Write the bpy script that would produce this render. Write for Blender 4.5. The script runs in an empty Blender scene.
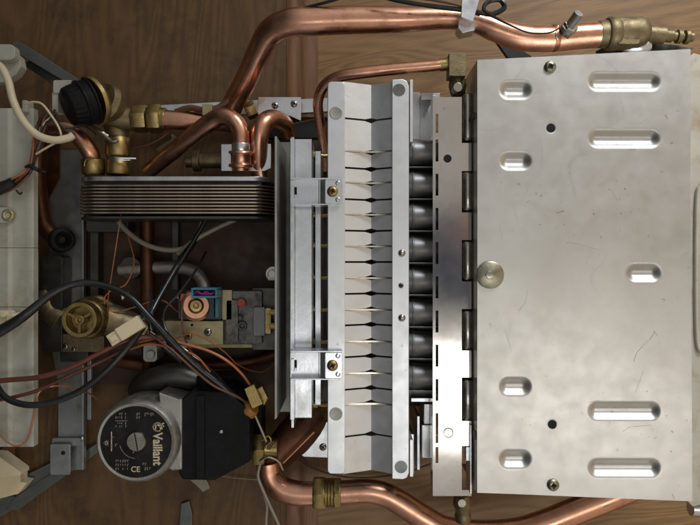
import bpy, bmesh, math, random
from mathutils import Vector, Matrix
random.seed(7)
R = math.radians
sc = bpy.context.scene
COL = sc.collection
# ------------------------------------------------------------------ space
# the open boiler lies on its back on a wooden board, the camera looks straight down at it;
# positions are given as (column, row, height in mm) and turned into metres here
DH, F = 850.0, 650.0
CX, CY = 350.0, 262.5
def at(x, y, z=0.0):
    s = (DH - z) / F
    return Vector(((x - CX) * s, -(y - CY) * s, z)) * 0.001
def rr(r, z): return r * (DH - z) / F * 0.001

# ------------------------------------------------------------------ materials
def mat(name, col, metal=0.0, rough=0.5, var=0.12, scale=40.0, bump=0.0, bscale=300.0, stain=None, stain_amt=0.0,
        stain_scale=18.0, rvar=0.1, stretch=None, spec=0.5, coat=0.0, scuff=0.0):
    m = bpy.data.materials.new(name); m.use_nodes = True
    nt = m.node_tree; N = nt.nodes; L = nt.links
    b = N['Principled BSDF']
    b.inputs['Metallic'].default_value = metal
    b.inputs['Specular IOR Level'].default_value = spec
    if coat: b.inputs['Coat Weight'].default_value = coat; b.inputs['Coat Roughness'].default_value = 0.12
    tc = N.new('ShaderNodeTexCoord')
    mp = N.new('ShaderNodeMapping'); L.new(tc.outputs['Object'], mp.inputs['Vector'])
    if stretch: mp.inputs['Scale'].default_value = stretch
    n1 = N.new('ShaderNodeTexNoise'); n1.inputs['Scale'].default_value = scale; n1.inputs['Detail'].default_value = 6
    n1.inputs['Roughness'].default_value = 0.65
    L.new(mp.outputs[0], n1.inputs['Vector'])
    r1 = N.new('ShaderNodeValToRGB')
    r1.color_ramp.elements[0].position = 0.3; r1.color_ramp.elements[1].position = 0.7
    lo = [max(0, c * (1 - var * 1.6)) for c in col]; hi = [min(1, c * (1 + var)) for c in col]
    r1.color_ramp.elements[0].color = (*lo, 1); r1.color_ramp.elements[1].color = (*hi, 1)
    L.new(n1.outputs['Fac'], r1.inputs[0])
    out = r1.outputs[0]
    if stain:
        n2 = N.new('ShaderNodeTexNoise'); n2.inputs['Scale'].default_value = stain_scale; n2.inputs['Detail'].default_value = 8
        n2.inputs['Roughness'].default_value = 0.7
        L.new(tc.outputs['Object'], n2.inputs['Vector'])
        r2 = N.new('ShaderNodeValToRGB')
        r2.color_ramp.elements[0].position = 0.5; r2.color_ramp.elements[0].color = (0, 0, 0, 1)
        r2.color_ramp.elements[1].position = 0.72; r2.color_ramp.elements[1].color = (stain_amt,) * 3 + (1,)
        L.new(n2.outputs['Fac'], r2.inputs[0])
        mx = N.new('ShaderNodeMix'); mx.data_type = 'RGBA'
        L.new(r2.outputs[0], mx.inputs[0]); L.new(out, mx.inputs[6]); mx.inputs[7].default_value = (*stain, 1)
        out = mx.outputs[2]
    if scuff:
        def noise(sc_, det, dist, off):
            mq = N.new('ShaderNodeMapping'); mq.inputs['Location'].default_value = off; L.new(tc.outputs['Object'], mq.inputs['Vector'])
            q = N.new('ShaderNodeTexNoise'); q.inputs['Scale'].default_value = sc_; q.inputs['Detail'].default_value = det
            q.inputs['Distortion'].default_value = dist; L.new(mq.outputs[0], q.inputs['Vector']); return q.outputs['Fac']
        def ramp(src, stops):
            q = N.new('ShaderNodeValToRGB'); L.new(src, q.inputs[0])
            for k_, (p_, v_) in enumerate(stops):
                e_ = q.color_ramp.elements[k_] if k_ < 2 else q.color_ramp.elements.new(p_)
                e_.position = p_; e_.color = (v_, v_, v_, 1)
            return q.outputs[0]
        def mul(a_, b_):
            q = N.new('ShaderNodeMath'); q.operation = 'MULTIPLY'
            for k_, z_ in enumerate((a_, b_)):
                if isinstance(z_, float): q.inputs[k_].default_value = z_
                else: L.new(z_, q.inputs[k_])
            return q.outputs[0]
        def darken(out, fac, colr):
            q = N.new('ShaderNodeMix'); q.data_type = 'RGBA'; L.new(fac, q.inputs[0]); L.new(out, q.inputs[6]); q.inputs[7].default_value = (*colr, 1); return q.outputs[2]
        dk = tuple(c * .45 for c in col)
        lines = ramp(noise(9, 1.0, 0.25, (3, 1, 0)), ((0.494, 0), (0.5, 1), (0.506, 0)))
        mask = ramp(noise(14, 2, 0, (7, 2, 5)), ((0.56, 0), (0.66, 1)))
        out = darken(out, mul(mul(lines, mask), scuff * 0.22), dk)
        specks = ramp(noise(170, 3, 0.3, (1, 9, 2)), ((0.66, 0), (0.74, 1)))
        m2_ = ramp(noise(9, 3, 0, (4, 4, 1)), ((0.45, 0), (0.62, 1)))
        out = darken(out, mul(mul(specks, m2_), scuff * 0.8), (0.25, 0.2, 0.13))
        smudge = ramp(noise(5, 5, 0.3, (2, 6, 3)), ((0.40, 0), (0.75, 1)))
        out = darken(out, mul(smudge, scuff * 0.55), tuple(c * .62 for c in (col[0], col[1] * .98, col[2] * .93)))
    L.new(out, b.inputs['Base Color'])
    n3 = N.new('ShaderNodeTexNoise'); n3.inputs['Scale'].default_value = scale * 2.3; n3.inputs['Detail'].default_value = 5
    L.new(mp.outputs[0], n3.inputs['Vector'])
    mr = N.new('ShaderNodeMapRange'); mr.inputs[1].default_value = 0.3; mr.inputs[2].default_value = 0.7
    mr.inputs[3].default_value = max(0.02, rough - rvar); mr.inputs[4].default_value = min(1, rough + rvar)
    L.new(n3.outputs['Fac'], mr.inputs[0]); L.new(mr.outputs[0], b.inputs['Roughness'])
    if bump:
        n4 = N.new('ShaderNodeTexNoise'); n4.inputs['Scale'].default_value = bscale; n4.inputs['Detail'].default_value = 4
        L.new(mp.outputs[0], n4.inputs['Vector'])
        bp = N.new('ShaderNodeBump'); bp.inputs['Strength'].default_value = bump; bp.inputs['Distance'].default_value = 0.0006
        L.new(n4.outputs['Fac'], bp.inputs['Height']); L.new(bp.outputs[0], b.inputs['Normal'])
    return m

M = {}
M['copper'] = mat('copper', (0.72, 0.39, 0.265), 1, 0.30, 0.10, 30, 0.10, 120, stain=(0.30, 0.145, 0.10), stain_amt=0.65, stain_scale=34)
M['copper_dark'] = mat('dull_copper', (0.40, 0.175, 0.10), 1, 0.40, 0.25, 35, 0.15, 150, stain=(0.12, 0.05, 0.03), stain_amt=0.85, stain_scale=26)
M['brass'] = mat('brass', (0.40, 0.30, 0.13), 1, 0.40, 0.2, 60, 0.25, 400, stain=(0.2, 0.13, 0.06), stain_amt=0.8, stain_scale=45)
M['brass_dull'] = mat('dull_cast_brass', (0.25, 0.20, 0.115), 0.85, 0.5, 0.25, 60, 0.5, 700, stain=(0.16, 0.11, 0.06), stain_amt=0.8, stain_scale=40)
M['alu'] = mat('satin_aluminised_steel', (0.60, 0.592, 0.568), 0.95, 0.42, 0.03, 26, 0.09, 1200, stain=(0.50, 0.475, 0.42), stain_amt=0.4, stain_scale=20, rvar=0.04, scuff=0.85)
M['shield'] = mat('grey_shield_steel', (0.72, 0.75, 0.79), 0.78, 0.40, 0.03, 30, 0.06, 600, stain=(0.5, 0.48, 0.43), stain_amt=0.3, stain_scale=18, rvar=0.05, scuff=0.6)  # bluish cast of reflected window light is put into this base colour
M['chrome'] = mat('polished_stainless', (0.62, 0.60, 0.575), 1, 0.12, 0.04, 12, 0.35, 10, stain=(0.45, 0.43, 0.41), stain_amt=0.4, stain_scale=40, rvar=0.02, scuff=0.6)
M['zinc'] = mat('zinc_plated_steel', (0.70, 0.735, 0.78), 1, 0.32, 0.08, 25, 0.12, 300, stain=(0.4, 0.38, 0.33), stain_amt=0.5)
M['grey_metal'] = mat('grey_painted_metal', (0.165, 0.18, 0.175), 0.7, 0.38, 0.12, 30, 0.1, 300, stain=(0.12, 0.11, 0.09), stain_amt=0.6)
M['dark_metal'] = mat('dark_sheet_metal', (0.10, 0.10, 0.09), 0.9, 0.45, 0.2, 30, 0.1, 300)
M['steel'] = mat('worn_steel', (0.45, 0.43, 0.39), 1, 0.28, 0.12, 40, 0.15, 300, stain=(0.2, 0.16, 0.12), stain_amt=0.5)
M['burner'] = mat('blued_steel', (0.21, 0.215, 0.22), 0.8, 0.42, 0.25, 30, 0.05, 200, rvar=0.06)
M['castgrey'] = mat('cast_aluminium', (0.40, 0.395, 0.375), 0.9, 0.48, 0.15, 60, 0.6, 900, stain=(0.2, 0.19, 0.16), stain_amt=0.5, stain_scale=30)
M['plates'] = mat('brazed_stainless', (0.56, 0.46, 0.37), 1, 0.35, 0.15, 40, 0.1, 200, stain=(0.2, 0.12, 0.08), stain_amt=0.6)
M['black'] = mat('black_plastic', (0.009, 0.0095, 0.0105), 0, 0.45, 0.2, 60, 0.25, 900, spec=0.12)
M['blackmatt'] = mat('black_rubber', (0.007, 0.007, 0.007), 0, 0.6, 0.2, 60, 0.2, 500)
M['label'] = mat('black_printed_label', (0.010, 0.010, 0.010), 0, 0.5, 0.2, 60, 0.05, 500, stain=(0.04, 0.037, 0.03), stain_amt=0.5, stain_scale=50, spec=0.2)
M['cable'] = mat('black_cable_sheath', (0.013, 0.014, 0.015), 0, 0.26, 0.2, 60)
M['white'] = mat('aged_white_plastic', (0.415, 0.42, 0.375), 0, 0.5, 0.06, 14, 0.05, 400, stain=(0.25, 0.225, 0.165), stain_amt=0.75, stain_scale=22)
M['cream'] = mat('cream_plastic', (0.68, 0.60, 0.42), 0, 0.42, 0.06, 60, stain=(0.45, 0.36, 0.2), stain_amt=0.5, stain_scale=60)
M['creamcable'] = mat('cream_cable_sheath', (0.62, 0.55, 0.41), 0, 0.4, 0.06, 40)
M['greycable'] = mat('grey_cable_sheath', (0.28, 0.26, 0.21), 0, 0.45, 0.1, 40)
M['red'] = mat('dark_red_cable_sheath', (0.11, 0.033, 0.022), 0, 0.35, 0.15, 60)
M['orange'] = mat('orange_wire', (0.40, 0.15, 0.07), 0.3, 0.35, 0.15, 60)
M['brownwire'] = mat('brown_wire', (0.13, 0.06, 0.035), 0, 0.4, 0.15, 60)
M['blue'] = mat('blue_plastic', (0.04, 0.17, 0.24), 0, 0.4, 0.1, 60)
M['navy'] = mat('dark_blue_plastic', (0.02, 0.05, 0.075), 0, 0.4, 0.1, 60)
M['magenta'] = mat('magenta_wire', (0.45, 0.03, 0.28), 0, 0.4, 0.1, 60)
M['redplastic'] = mat('red_plastic', (0.40, 0.06, 0.04), 0, 0.4, 0.1, 60)
M['ink'] = mat('cream_print', (0.55, 0.49, 0.35), 0, 0.55, 0.25, 500)
M['inkgrey'] = mat('grey_print', (0.26, 0.245, 0.2), 0, 0.5, 0.2, 300)
M['back'] = mat('interior_shade_brown', (0.058, 0.028, 0.016), 0, 0.6, 0.3, 30, 0.2, 300)  # dark brown chosen to stand in for shade inside the frame
M['olive'] = mat('chromated_steel', (0.42, 0.37, 0.21), 0.7, 0.42, 0.12, 40, 0.1, 300, stain=(0.2, 0.17, 0.09), stain_amt=0.7)
M['copper_brown'] = mat('dark_brown_copper', (0.13, 0.055, 0.03), 0.8, 0.45, 0.3, 35, 0.15, 150, stain=(0.05, 0.025, 0.015), stain_amt=0.85)  # very dark brown copper with random darker blotches
M['valvegrey'] = mat('grimy_cast_grey', (0.19, 0.19, 0.18), 0.6, 0.5, 0.5, 60, 0.5, 400, stain=(0.03, 0.025, 0.02), stain_amt=0.9, stain_scale=60)
M['screwgrey'] = mat('dull_plated_screw', (0.34, 0.32, 0.24), 1, 0.36, 0.2, 60, 0.2, 300)
M['fin'] = mat('bright_fin_edge', (0.74, 0.70, 0.60), 1, 0.3, 0.1, 60)
M['sheetgrey'] = mat('dull_grey_sheet', (0.30, 0.315, 0.295), 0.35, 0.45, 0.1, 30, 0.1, 300, stain=(0.16, 0.15, 0.12), stain_amt=0.5)
M['galv'] = mat('dull_galvanised_steel', (0.36, 0.385, 0.39), 0.75, 0.36, 0.15, 30, 0.1, 300, stain=(0.18, 0.17, 0.14), stain_amt=0.7, stain_scale=30)
M['scratchgrey'] = mat('scratched_grey_metal', (0.36, 0.345, 0.315), 0.9, 0.5, 0.2, 200)
M['hole'] = mat('hole_shadow_black', (0.006, 0.006, 0.006), 0, 0.9, 0.1, 60)
M['amber'] = mat('amber_insulator', (0.36, 0.17, 0.035), 0.1, 0.35, 0.15, 60)
M['scale'] = mat('limescale_and_rust', (0.50, 0.47, 0.40), 0.35, 0.55, 0.08, 25, 0.1, 300, stain=(0.30, 0.20, 0.10), stain_amt=0.75, stain_scale=35)

def wood(name, c1, c2, rot, scale, dist, rough=0.42, blot=None):
    m = bpy.data.materials.new(name); m.use_nodes = True
    nt = m.node_tree; N = nt.nodes; L = nt.links; b = N['Principled BSDF']
    tc = N.new('ShaderNodeTexCoord'); mp = N.new('ShaderNodeMapping')
    mp.vector_type = 'TEXTURE'; mp.inputs['Rotation'].default_value = (0, 0, rot); mp.inputs['Scale'].default_value = (1 / 0.9, 1 / 6.0, 1)
    L.new(tc.outputs['Object'], mp.inputs['Vector'])
    wv = N.new('ShaderNodeTexNoise'); wv.inputs['Scale'].default_value = scale; wv.inputs['Detail'].default_value = 1.0
    wv.inputs['Distortion'].default_value = dist
    L.new(mp.outputs[0], wv.inputs['Vector'])
    mm = N.new('ShaderNodeMath'); mm.operation = 'MULTIPLY'; mm.inputs[1].default_value = 14.0
    L.new(wv.outputs['Fac'], mm.inputs[0])
    fr = N.new('ShaderNodeMath'); fr.operation = 'PINGPONG'; fr.inputs[1].default_value = 0.5
    L.new(mm.outputs[0], fr.inputs[0])
    m2 = N.new('ShaderNodeMapping'); m2.vector_type = 'TEXTURE'; m2.inputs['Rotation'].default_value = (0, 0, rot); m2.inputs['Scale'].default_value = (1 / 12, 1 / 260, 1)
    L.new(tc.outputs['Object'], m2.inputs['Vector'])
    fn = N.new('ShaderNodeTexNoise'); fn.inputs['Scale'].default_value = 3; fn.inputs['Detail'].default_value = 6
    L.new(m2.outputs[0], fn.inputs['Vector'])
    ad = N.new('ShaderNodeMath'); ad.operation = 'ADD'
    L.new(fr.outputs[0], ad.inputs[0]); L.new(fn.outputs['Fac'], ad.inputs[1])
    rp = N.new('ShaderNodeValToRGB'); rp.color_ramp.elements[0].position = 0.35; rp.color_ramp.elements[1].position = 0.95
    rp.color_ramp.elements[0].color = (*c1, 1); rp.color_ramp.elements[1].color = (*c2, 1)
    L.new(ad.outputs[0], rp.inputs[0]); out = rp.outputs[0]
    if blot:
        bn = N.new('ShaderNodeTexNoise'); bn.inputs['Scale'].default_value = 17; bn.inputs['Detail'].default_value = 9
        bn.inputs['Roughness'].default_value = 0.75
        L.new(tc.outputs['Object'], bn.inputs['Vector'])
        br = N.new('ShaderNodeValToRGB'); br.color_ramp.elements[0].position = 0.48; br.color_ramp.elements[1].position = 0.68
        br.color_ramp.elements[0].color = (0, 0, 0, 1); br.color_ramp.elements[1].color = (0.75,) * 3 + (1,)
        L.new(bn.outputs['Fac'], br.inputs[0])
        mx = N.new('ShaderNodeMix'); mx.data_type = 'RGBA'
        L.new(br.outputs[0], mx.inputs[0]); L.new(out, mx.inputs[6]); mx.inputs[7].default_value = (*blot, 1); out = mx.outputs[2]
    L.new(out, b.inputs['Base Color']); b.inputs['Roughness'].default_value = rough
    bp = N.new('ShaderNodeBump'); bp.inputs['Strength'].default_value = 0.25; bp.inputs['Distance'].default_value = 0.0004
    L.new(ad.outputs[0], bp.inputs['Height']); L.new(bp.outputs[0], b.inputs['Normal'])
    return m
M['wood'] = wood('oak_veneer', (0.15, 0.080, 0.029), (0.265, 0.150, 0.057), R(9), 3.0, 0.9)
M['wood_dark'] = wood('stained_board', (0.078, 0.038, 0.0125), (0.135, 0.073, 0.026), R(85), 2.5, 0.3, 0.6, blot=(0.036, 0.019, 0.009))
M['wood_red'] = wood('red_moulding', (0.135, 0.062, 0.027), (0.20, 0.098, 0.043), R(90), 4.0, 0.2)

# ------------------------------------------------------------------ mesh building
class MB:
    def __init__(s): s.v = []; s.f = []; s.m = []
    def add(s, verts, faces, mi=0):
        o = len(s.v); s.v += [Vector(v) for v in verts]
        for f in faces: s.f.append([o + i for i in f]); s.m.append(mi)
        return s
    def prism(s, pts, zt, zb, mi=0, zts=None):
        """outline at its top height, walls straight down"""
        n = len(pts)
        top = [at(p[0], p[1], zts[i] if zts else zt) for i, p in enumerate(pts)]
        bot = [Vector((p.x, p.y, zb * 0.001)) for p in top]
        return s.add(top + bot, [list(range(n)), list(range(2 * n - 1, n - 1, -1))] + [[i, i + n, (i + 1) % n + n, (i + 1) % n] for i in range(n)], mi)
    def box(s, x0, y0, x1, y1, zt, zb, mi=0):
        return s.prism([(x0, y0), (x1, y0), (x1, y1), (x0, y1)], zt, zb, mi)
    def rbox(s, x0, y0, x1, y1, zt, zb, r=4, mi=0, n=5):
        pts = []
        for cx, cy, a in ((x1 - r, y0 + r, -90), (x1 - r, y1 - r, 0), (x0 + r, y1 - r, 90), (x0 + r, y0 + r, 180)):
            for k in range(n + 1):
                t = R(a + 90 * k / n); pts.append((cx + r * math.cos(t), cy + r * math.sin(t)))
        return s.prism(pts, zt, zb, mi)
    def ring(s, c, ax, up, r, n):
        ax = ax.normalized(); u = up - ax * up.dot(ax)
        u.normalize(); w = ax.cross(u)
        return [c + (u * math.cos(2 * math.pi * k / n) + w * math.sin(2 * math.pi * k / n)) * r for k in range(n)]
    def loft(s, rings, mi=0, caps=True):
        n = len(rings[0]); vs = [p for r_ in rings for p in r_]; fs = []
        for i in range(len(rings) - 1):
            for k in range(n):
                a = i * n + k; b = i * n + (k + 1) % n
                fs.append([a, b, b + n, a + n])
        if caps: fs += [list(range(n - 1, -1, -1)), [len(vs) - n + k for k in range(n)]]
        return s.add(vs, fs, mi)
    def tube(s, pts, r, n=18, mi=0, step=6, jitter=0.0):
        """pts: (col,row,height); r px at that height (number or list)"""
        P = [at(*p) for p in pts]
        rad = [rr(r[i] if isinstance(r, (list, tuple)) else r, p[2]) for i, p in enumerate(pts)]
        C = []; Q = []
        for i in range(len(P) - 1):
            p0 = P[i - 1] if i else P[0] * 2 - P[1]; p1, p2 = P[i], P[i + 1]; p3 = P[i + 2] if i + 2 < len(P) else P[-1] * 2 - P[-2]
            for k in range(step):
                t = k / step
                C.append(0.5 * ((2 * p1) + (p2 - p0) * t + (2 * p0 - 5 * p1 + 4 * p2 - p3) * t * t + (3 * p1 - p0 - 3 * p2 + p3) * t ** 3))
                Q.append(rad[i] * (1 - t) + rad[i + 1] * t)
        C.append(P[-1]); Q.append(rad[-1])
        up = Vector((0.12, 0.05, 1)); rings = []
        pt = None
        for i, c in enumerate(C):
            t = (C[min(i + 1, len(C) - 1)] - C[max(i - 1, 0)]).normalized()
            if pt is not None:
                q = pt.rotation_difference(t); up = q @ up
            pt = t
            if abs(up.normalized().dot(t)) > 0.98: up = Vector((1, 0.3, 0))
            rings.append(s.ring(c, t, up, Q[i] * (1 + random.uniform(-jitter, jitter)), n))
        return s.loft(rings, mi)
    def lathe(s, a, b, prof, n=28, mi=0, up=Vector((0.1, 0.2, 1))):
        """a, b: (col,row,height) ends of the axis; prof: (fraction along, radius mm)"""
        A = at(*a); B = at(*b); ax = B - A
        if abs(ax.normalized().z) > 0.9: up = Vector((1, 0, 0))
        return s.loft([s.ring(A + ax * t, ax, up, max(r_, 0.01) * 0.001, n) for t, r_ in prof], mi)
    def cyl(s, a, b, r, n=24, mi=0):
        return s.lathe(a, b, [(0, r), (1, r)], n, mi)
    def nut(s, a, b, r, mi=0):
        return s.lathe(a, b, [(0, r * .93), (0.12, r), (0.88, r), (1, r * .93)], 6, mi)
    def upright(s, x, y, zb, zt, r, n=28, mi=0, prof=None, rot=0):
        c = at(x, y, zt); A = Vector((c.x, c.y, zb * 0.001)); B = Vector((c.x, c.y, zt * 0.001))
        prof = prof or [(0, r), (1, r)]
        u = Vector((math.cos(rot), math.sin(rot), 0))
        return s.loft([s.ring(A + (B - A) * t, B - A, u, max(q, 0.01) * 0.001, n) for t, q in prof], mi)
    def build(s, name, m, parent=None, bevel=0.6, sharp=38, tidy=True):
        bm = bmesh.new()
        vs = [bm.verts.new(v) for v in s.v]
        for f, mi in zip(s.f, s.m):
            try: fc = bm.faces.new([vs[i] for i in f]); fc.material_index = mi
            except ValueError: pass
        bmesh.ops.recalc_face_normals(bm, faces=bm.faces)
        for f in bm.faces: f.smooth = True
        for e in bm.edges:
            if len(e.link_faces) == 2 and e.calc_face_angle(0) > R(sharp): e.smooth = False
        lo = Vector([min(v.co[i] for v in bm.verts) for i in range(3)]); hi = Vector([max(v.co[i] for v in bm.verts) for i in range(3)])
        o0 = Vector(((lo.x + hi.x) / 2, (lo.y + hi.y) / 2, lo.z))
        for v in bm.verts: v.co -= o0
        me = bpy.data.meshes.new(name); bm.to_mesh(me); bm.free()
        for k in (m if isinstance(m, (list, tuple)) else [m]): me.materials.append(M[k])
        o = bpy.data.objects.new(name, me); COL.objects.link(o)
        place(o, o0, parent)
        if bevel:
            b = o.modifiers.new('bevel', 'BEVEL'); b.width = bevel * 0.001; b.segments = 2; b.limit_method = 'ANGLE'; b.angle_limit = R(sharp)
            b.harden_normals = True
        return o
WORLD = {}
def place(o, w, parent=None):
    WORLD[o.name] = w
    if parent: o.parent = parent; o.location = w - WORLD[parent.name]
    else: o.location = w
def tag(o, label, cat=None, group=None, kind=None):
    o['label'] = label
    if cat: o['category'] = cat
    if group: o['group'] = group
    if kind: o['kind'] = kind
    return o
def empty(name, x, y, z=0, parent=None):
    o = bpy.data.objects.new(name, None); COL.objects.link(o); o.empty_display_size = 0.02
    place(o, at(x, y, z), parent); return o
def copy_to(o, w, parent=None):
    c = o.copy(); COL.objects.link(c); WORLD[c.name] = w
    if parent: c.parent = parent; c.location = w - WORLD[parent.name]
    else: c.parent = None; c.location = w
    return c

# ------------------------------------------------------------------ setting
o = MB().prism([(306, -900), (2600, -900), (2600, 1500), (306, 1500)], 0, -30).build('table_top', 'wood', bevel=0)
tag(o, 'pale oak veneered board under the right side of the boiler', kind='structure')
o = MB().prism([(-1700, -900), (287, -900), (287, 1500), (-1700, 1500)], 2, -30).build('floor', 'wood_dark', bevel=0)
tag(o, 'dark blotchy brown board under the left side of the boiler', kind='structure')
b = MB()
P0 = [(0, 3), (3, 4), (7, 4), (9, 3), (13, 3), (16, 4.6), (21, 4.6), (24, 3.2), (30, 3)]
xs = [at(287, 0, 0).x + k * 0.001 * 1.0 * (at(318, 0, 0).x - at(287, 0, 0).x) / 0.030 for k, _ in P0]
y0, y1 = 1.6, -1.6
vv = [Vector((x, yy, z * 0.001)) for yy in (y0, y1) for x, (_, z) in zip(xs, P0)] + [Vector((x, yy, -0.03)) for yy in (y0, y1) for x in (xs[0], xs[-1])]
n = len(P0)
b.add(vv, [[i, i + 1, i + 1 + n, i + n] for i in range(n - 1)] + [[0, n, 2 * n + 2, 2 * n], [n - 1, 2 * n + 1, 2 * n + 3, 2 * n - 1]])
tag(b.build('moulding_strip', 'wood_red', bevel=0), 'reddish grooved moulding strip between the two boards', kind='structure')

# ------------------------------------------------------------------ the boiler
BO = empty('gas_boiler', 350, 262, 0)
tag(BO, 'opened gas boiler lying on its back, metal hood at right and pump at lower left', 'gas boiler')
def part(b, name, m, parent=None, label=None, bevel=0.6, **k):
    o = b.build(name, m, parent or BO, bevel, **k)
    if label: o['label'] = label
    return o

# screws (prototype heads are drawn once, then copied)
def screw_mesh(r, h, cross=True):
    b = MB(); b.loft([b.ring(Vector((0, 0, z * 0.001)), Vector((0, 0, 1)), Vector((1, 0, 0)), q * 0.001, 24) for z, q in
        ((0, r), (h * .35, r), (h * .75, r * .84), (h, r * .5), (h, r * .42), (h * .55, r * .3), (h * .5, 0.02))])
    if cross:
        for a in (0.5, 0.5 + math.pi / 2):
            u = Vector((math.cos(a), math.sin(a), 0)); w = Vector((-u.y, u.x, 0)); l, t, z = r * .55e-3, r * .11e-3, h * 1.0e-3
            b.add([u * l + w * t + Vector((0, 0, z)), -u * l + w * t + Vector((0, 0, z)), -u * l - w * t + Vector((0, 0, z)), u * l - w * t + Vector((0, 0, z))], [[0, 1, 2, 3]], 1)
    return b
def screw(x, y, z, parent, r=5, h=2.6, m='brass', name='screw'):
    b = screw_mesh(r, h); c = at(x, y, z); th = random.uniform(0, 3)
    mr = Matrix.Rotation(th, 3, 'Z')
    b.v = [mr @ v + c for v in b.v]
    return b.build(name, [m, 'hole'], parent, 0)

# shade panel, frame sheets and rails ------------------------------------------------
part(MB().box(86, 186, 292, 384, 10, 6), 'interior_shade_panel', 'back', label='added dark brown sheet for the shaded depth inside the frame')  # added sheet, its dark colour stands in for the shaded interior
part(MB().prism([(140, 106), (256, 100), (300, 99), (440, 93), (440, 106), (300, 113), (256, 114), (140, 118)], 34, 26), 'side_rail', 'zinc', label='pale zinc rail along the upper side')
o = part(MB().prism([(258, 97), (301, 97), (301, 121), (290, 116), (258, 117)], 52, 49), 'rail_bracket', 'zinc', label='flat zinc bracket with two screws')
screw(275, 105.5, 52, o, 4.2, m='steel'); screw(294, 104, 52, o, 4.2, m='steel')
part(MB().box(410.5, 92, 420, 146, 92, 30).box(421, 93, 433, 100, 110, 30).box(412, 95, 436, 142, 60, 54), 'frame_sheet', 'zinc')
b = MB().prism([(296, 452), (302, 436), (316, 425), (330, 421), (330, 458), (304, 457)], 60, 56)
o = part(b, 'lower_rail_tab', 'zinc'); screw(323, 447, 60, o, 4.5, m='steel')
part(MB().box(409, 434, 414, 474, 120, 30).box(417, 416, 420, 470, 110, 30).box(422, 425, 432, 458, 118, 60).box(411, 398, 433, 402, 140, 130).box(424, 404, 430, 424, 125, 60), 'frame_sheet', 'zinc')
part(MB().tube([(436, 462, 20), (400, 474, 14), (360, 478, 12), (330, 474, 12), (300, 462, 12), (272, 442, 40)], 1.0, 8), 'earth_wire', 'brownwire')

# left frame post -------------------------------------------------------
b = MB().prism([(50, 150), (84, 150), (84, 208), (83, 300), (83, 470), (58, 470), (58, 385), (48, 330)], 22, 18)
b.prism([(81, 208), (83.5, 208), (83.5, 470), (81, 470)], 30, 21)
o = part(b, 'frame_post', 'galv', label='blue grey folded sheet post at left')
part(MB().rbox(50, 444, 70, 475, 34, 31, 2).rbox(52, 438, 84, 446, 28, 22, 2), 'mounting_tab', 'galv', o)
part(MB().upright(63, 453, 30, 34.6, 2.6, 16), 'screw_hole', 'hole', o, bevel=0)
part(MB().tube([(82.3, 440, 29), (82.3, 438, 33), (82.3, 436, 29)], 1.8, 10), 'rivet', 'zinc', o, bevel=0)
part(MB().rbox(87, 355, 91, 420, 30, 24, 1.5), 'cross_strip', 'galv')
part(MB().rbox(86, 208, 128, 232, 40, 12, 3).rbox(90, 220, 98, 300, 30, 12, 2), 'dark_bracket', 'dark_metal')
# diagonal frame arms going up-left and down-left to the swung-out tray
b = MB().prism([(14, 41), (24, 44), (108, 98), (104, 105), (20, 55), (8, 52)], 70, 60)
part(b, 'hinge_arm', 'grey_metal', label='thin grey metal arm reaching to the upper left')
part(MB().prism([(22, 64), (30, 60), (60, 78), (58, 88)], 58, 50), 'hinge_link', 'dark_metal')
part(MB().prism([(14, 498), (88, 449), (130, 422), (134, 426), (90, 458), (18, 510), (6, 510)], 15, 6), 'hinge_arm', 'grey_metal', label='thin grey metal arm reaching to the lower left')
part(MB().prism([(20, 478), (52, 462), (80, 448), (86, 452), (14, 500)], 12, 6), 'lower_plate', 'grey_metal')

# brown pipe with grommet behind the post
part(MB().tube([(52, 118, 40), (44, 130, 44), (38, 160, 40), (40, 200, 34), (46, 228, 30), (60, 240, 28)], 8, 16), 'overflow_pipe', 'copper_brown', label='dull brown pipe running down beside the white tray')
part(MB().lathe((60, 240, 24), (64, 240, 46), [(0, 14), (.3, 16), (.8, 15), (.9, 11), (.7, 6), (.3, 5)], 28), 'grommet', 'blackmatt')
part(MB().prism([(48, 140), (60, 140), (60, 178), (46, 205)], 24.5, 23), 'insulation_card', 'copper_brown')
part(MB().rbox(42, 256, 62, 352, 50, 24, 3), 'cast_bracket', 'dark_metal')

# copper pipes ----------------------------------------------------------
b = MB().tube([(226, 122, 62), (233, 104, 72), (247, 78, 95), (259, 52, 120), (271, 32, 138), (290, 23, 148), (312, 21.5, 150), (350, 20, 150), (400, 19.5, 150),
               (440, 18, 150), (470, 20, 150), (495, 29, 150), (520, 37, 148), (550, 38.5, 145), (580, 36, 142), (608, 34, 140)],
              [10.5, 10.8, 11.3, 12, 13.4, 14.2, 14, 13.7, 12.8, 11, 10.3, 12, 13, 13, 12.8, 12.5], 28)
o = part(b, 'flow_pipe', 'copper', label='long thick copper pipe crossing the top edge', bevel=0)
pipe_top = o
part(MB().prism([(462, -6), (481, -6), (473, 22), (461, 17)], 182, 179).prism([(459, 17), (475, 22), (475, 30), (462, 33), (458, 28)], 170, 150), 'pipe_clip', 'zinc', o)
part(MB().lathe((566, 31, 158), (579, 13, 176), [(0, 7.5), (.2, 7.5), (.22, 4.2), (.3, 4.2), (.32, 5), (1, 5)], 20), 'temperature_sensor', 'castgrey', o)
part(MB().nut((564, 34, 152), (572, 25, 164), 8.5).tube([(558, 26, 155), (556, 36, 158), (561, 44, 153)], 1.6, 8).tube([(578, 26, 150), (586, 33, 153), (590, 43, 146)], 1.5, 8).tube([(585, 25, 150), (593, 34, 153), (597, 42, 146)], 1.1, 8), 'sensor_clamp', 'steel', o)
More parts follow.
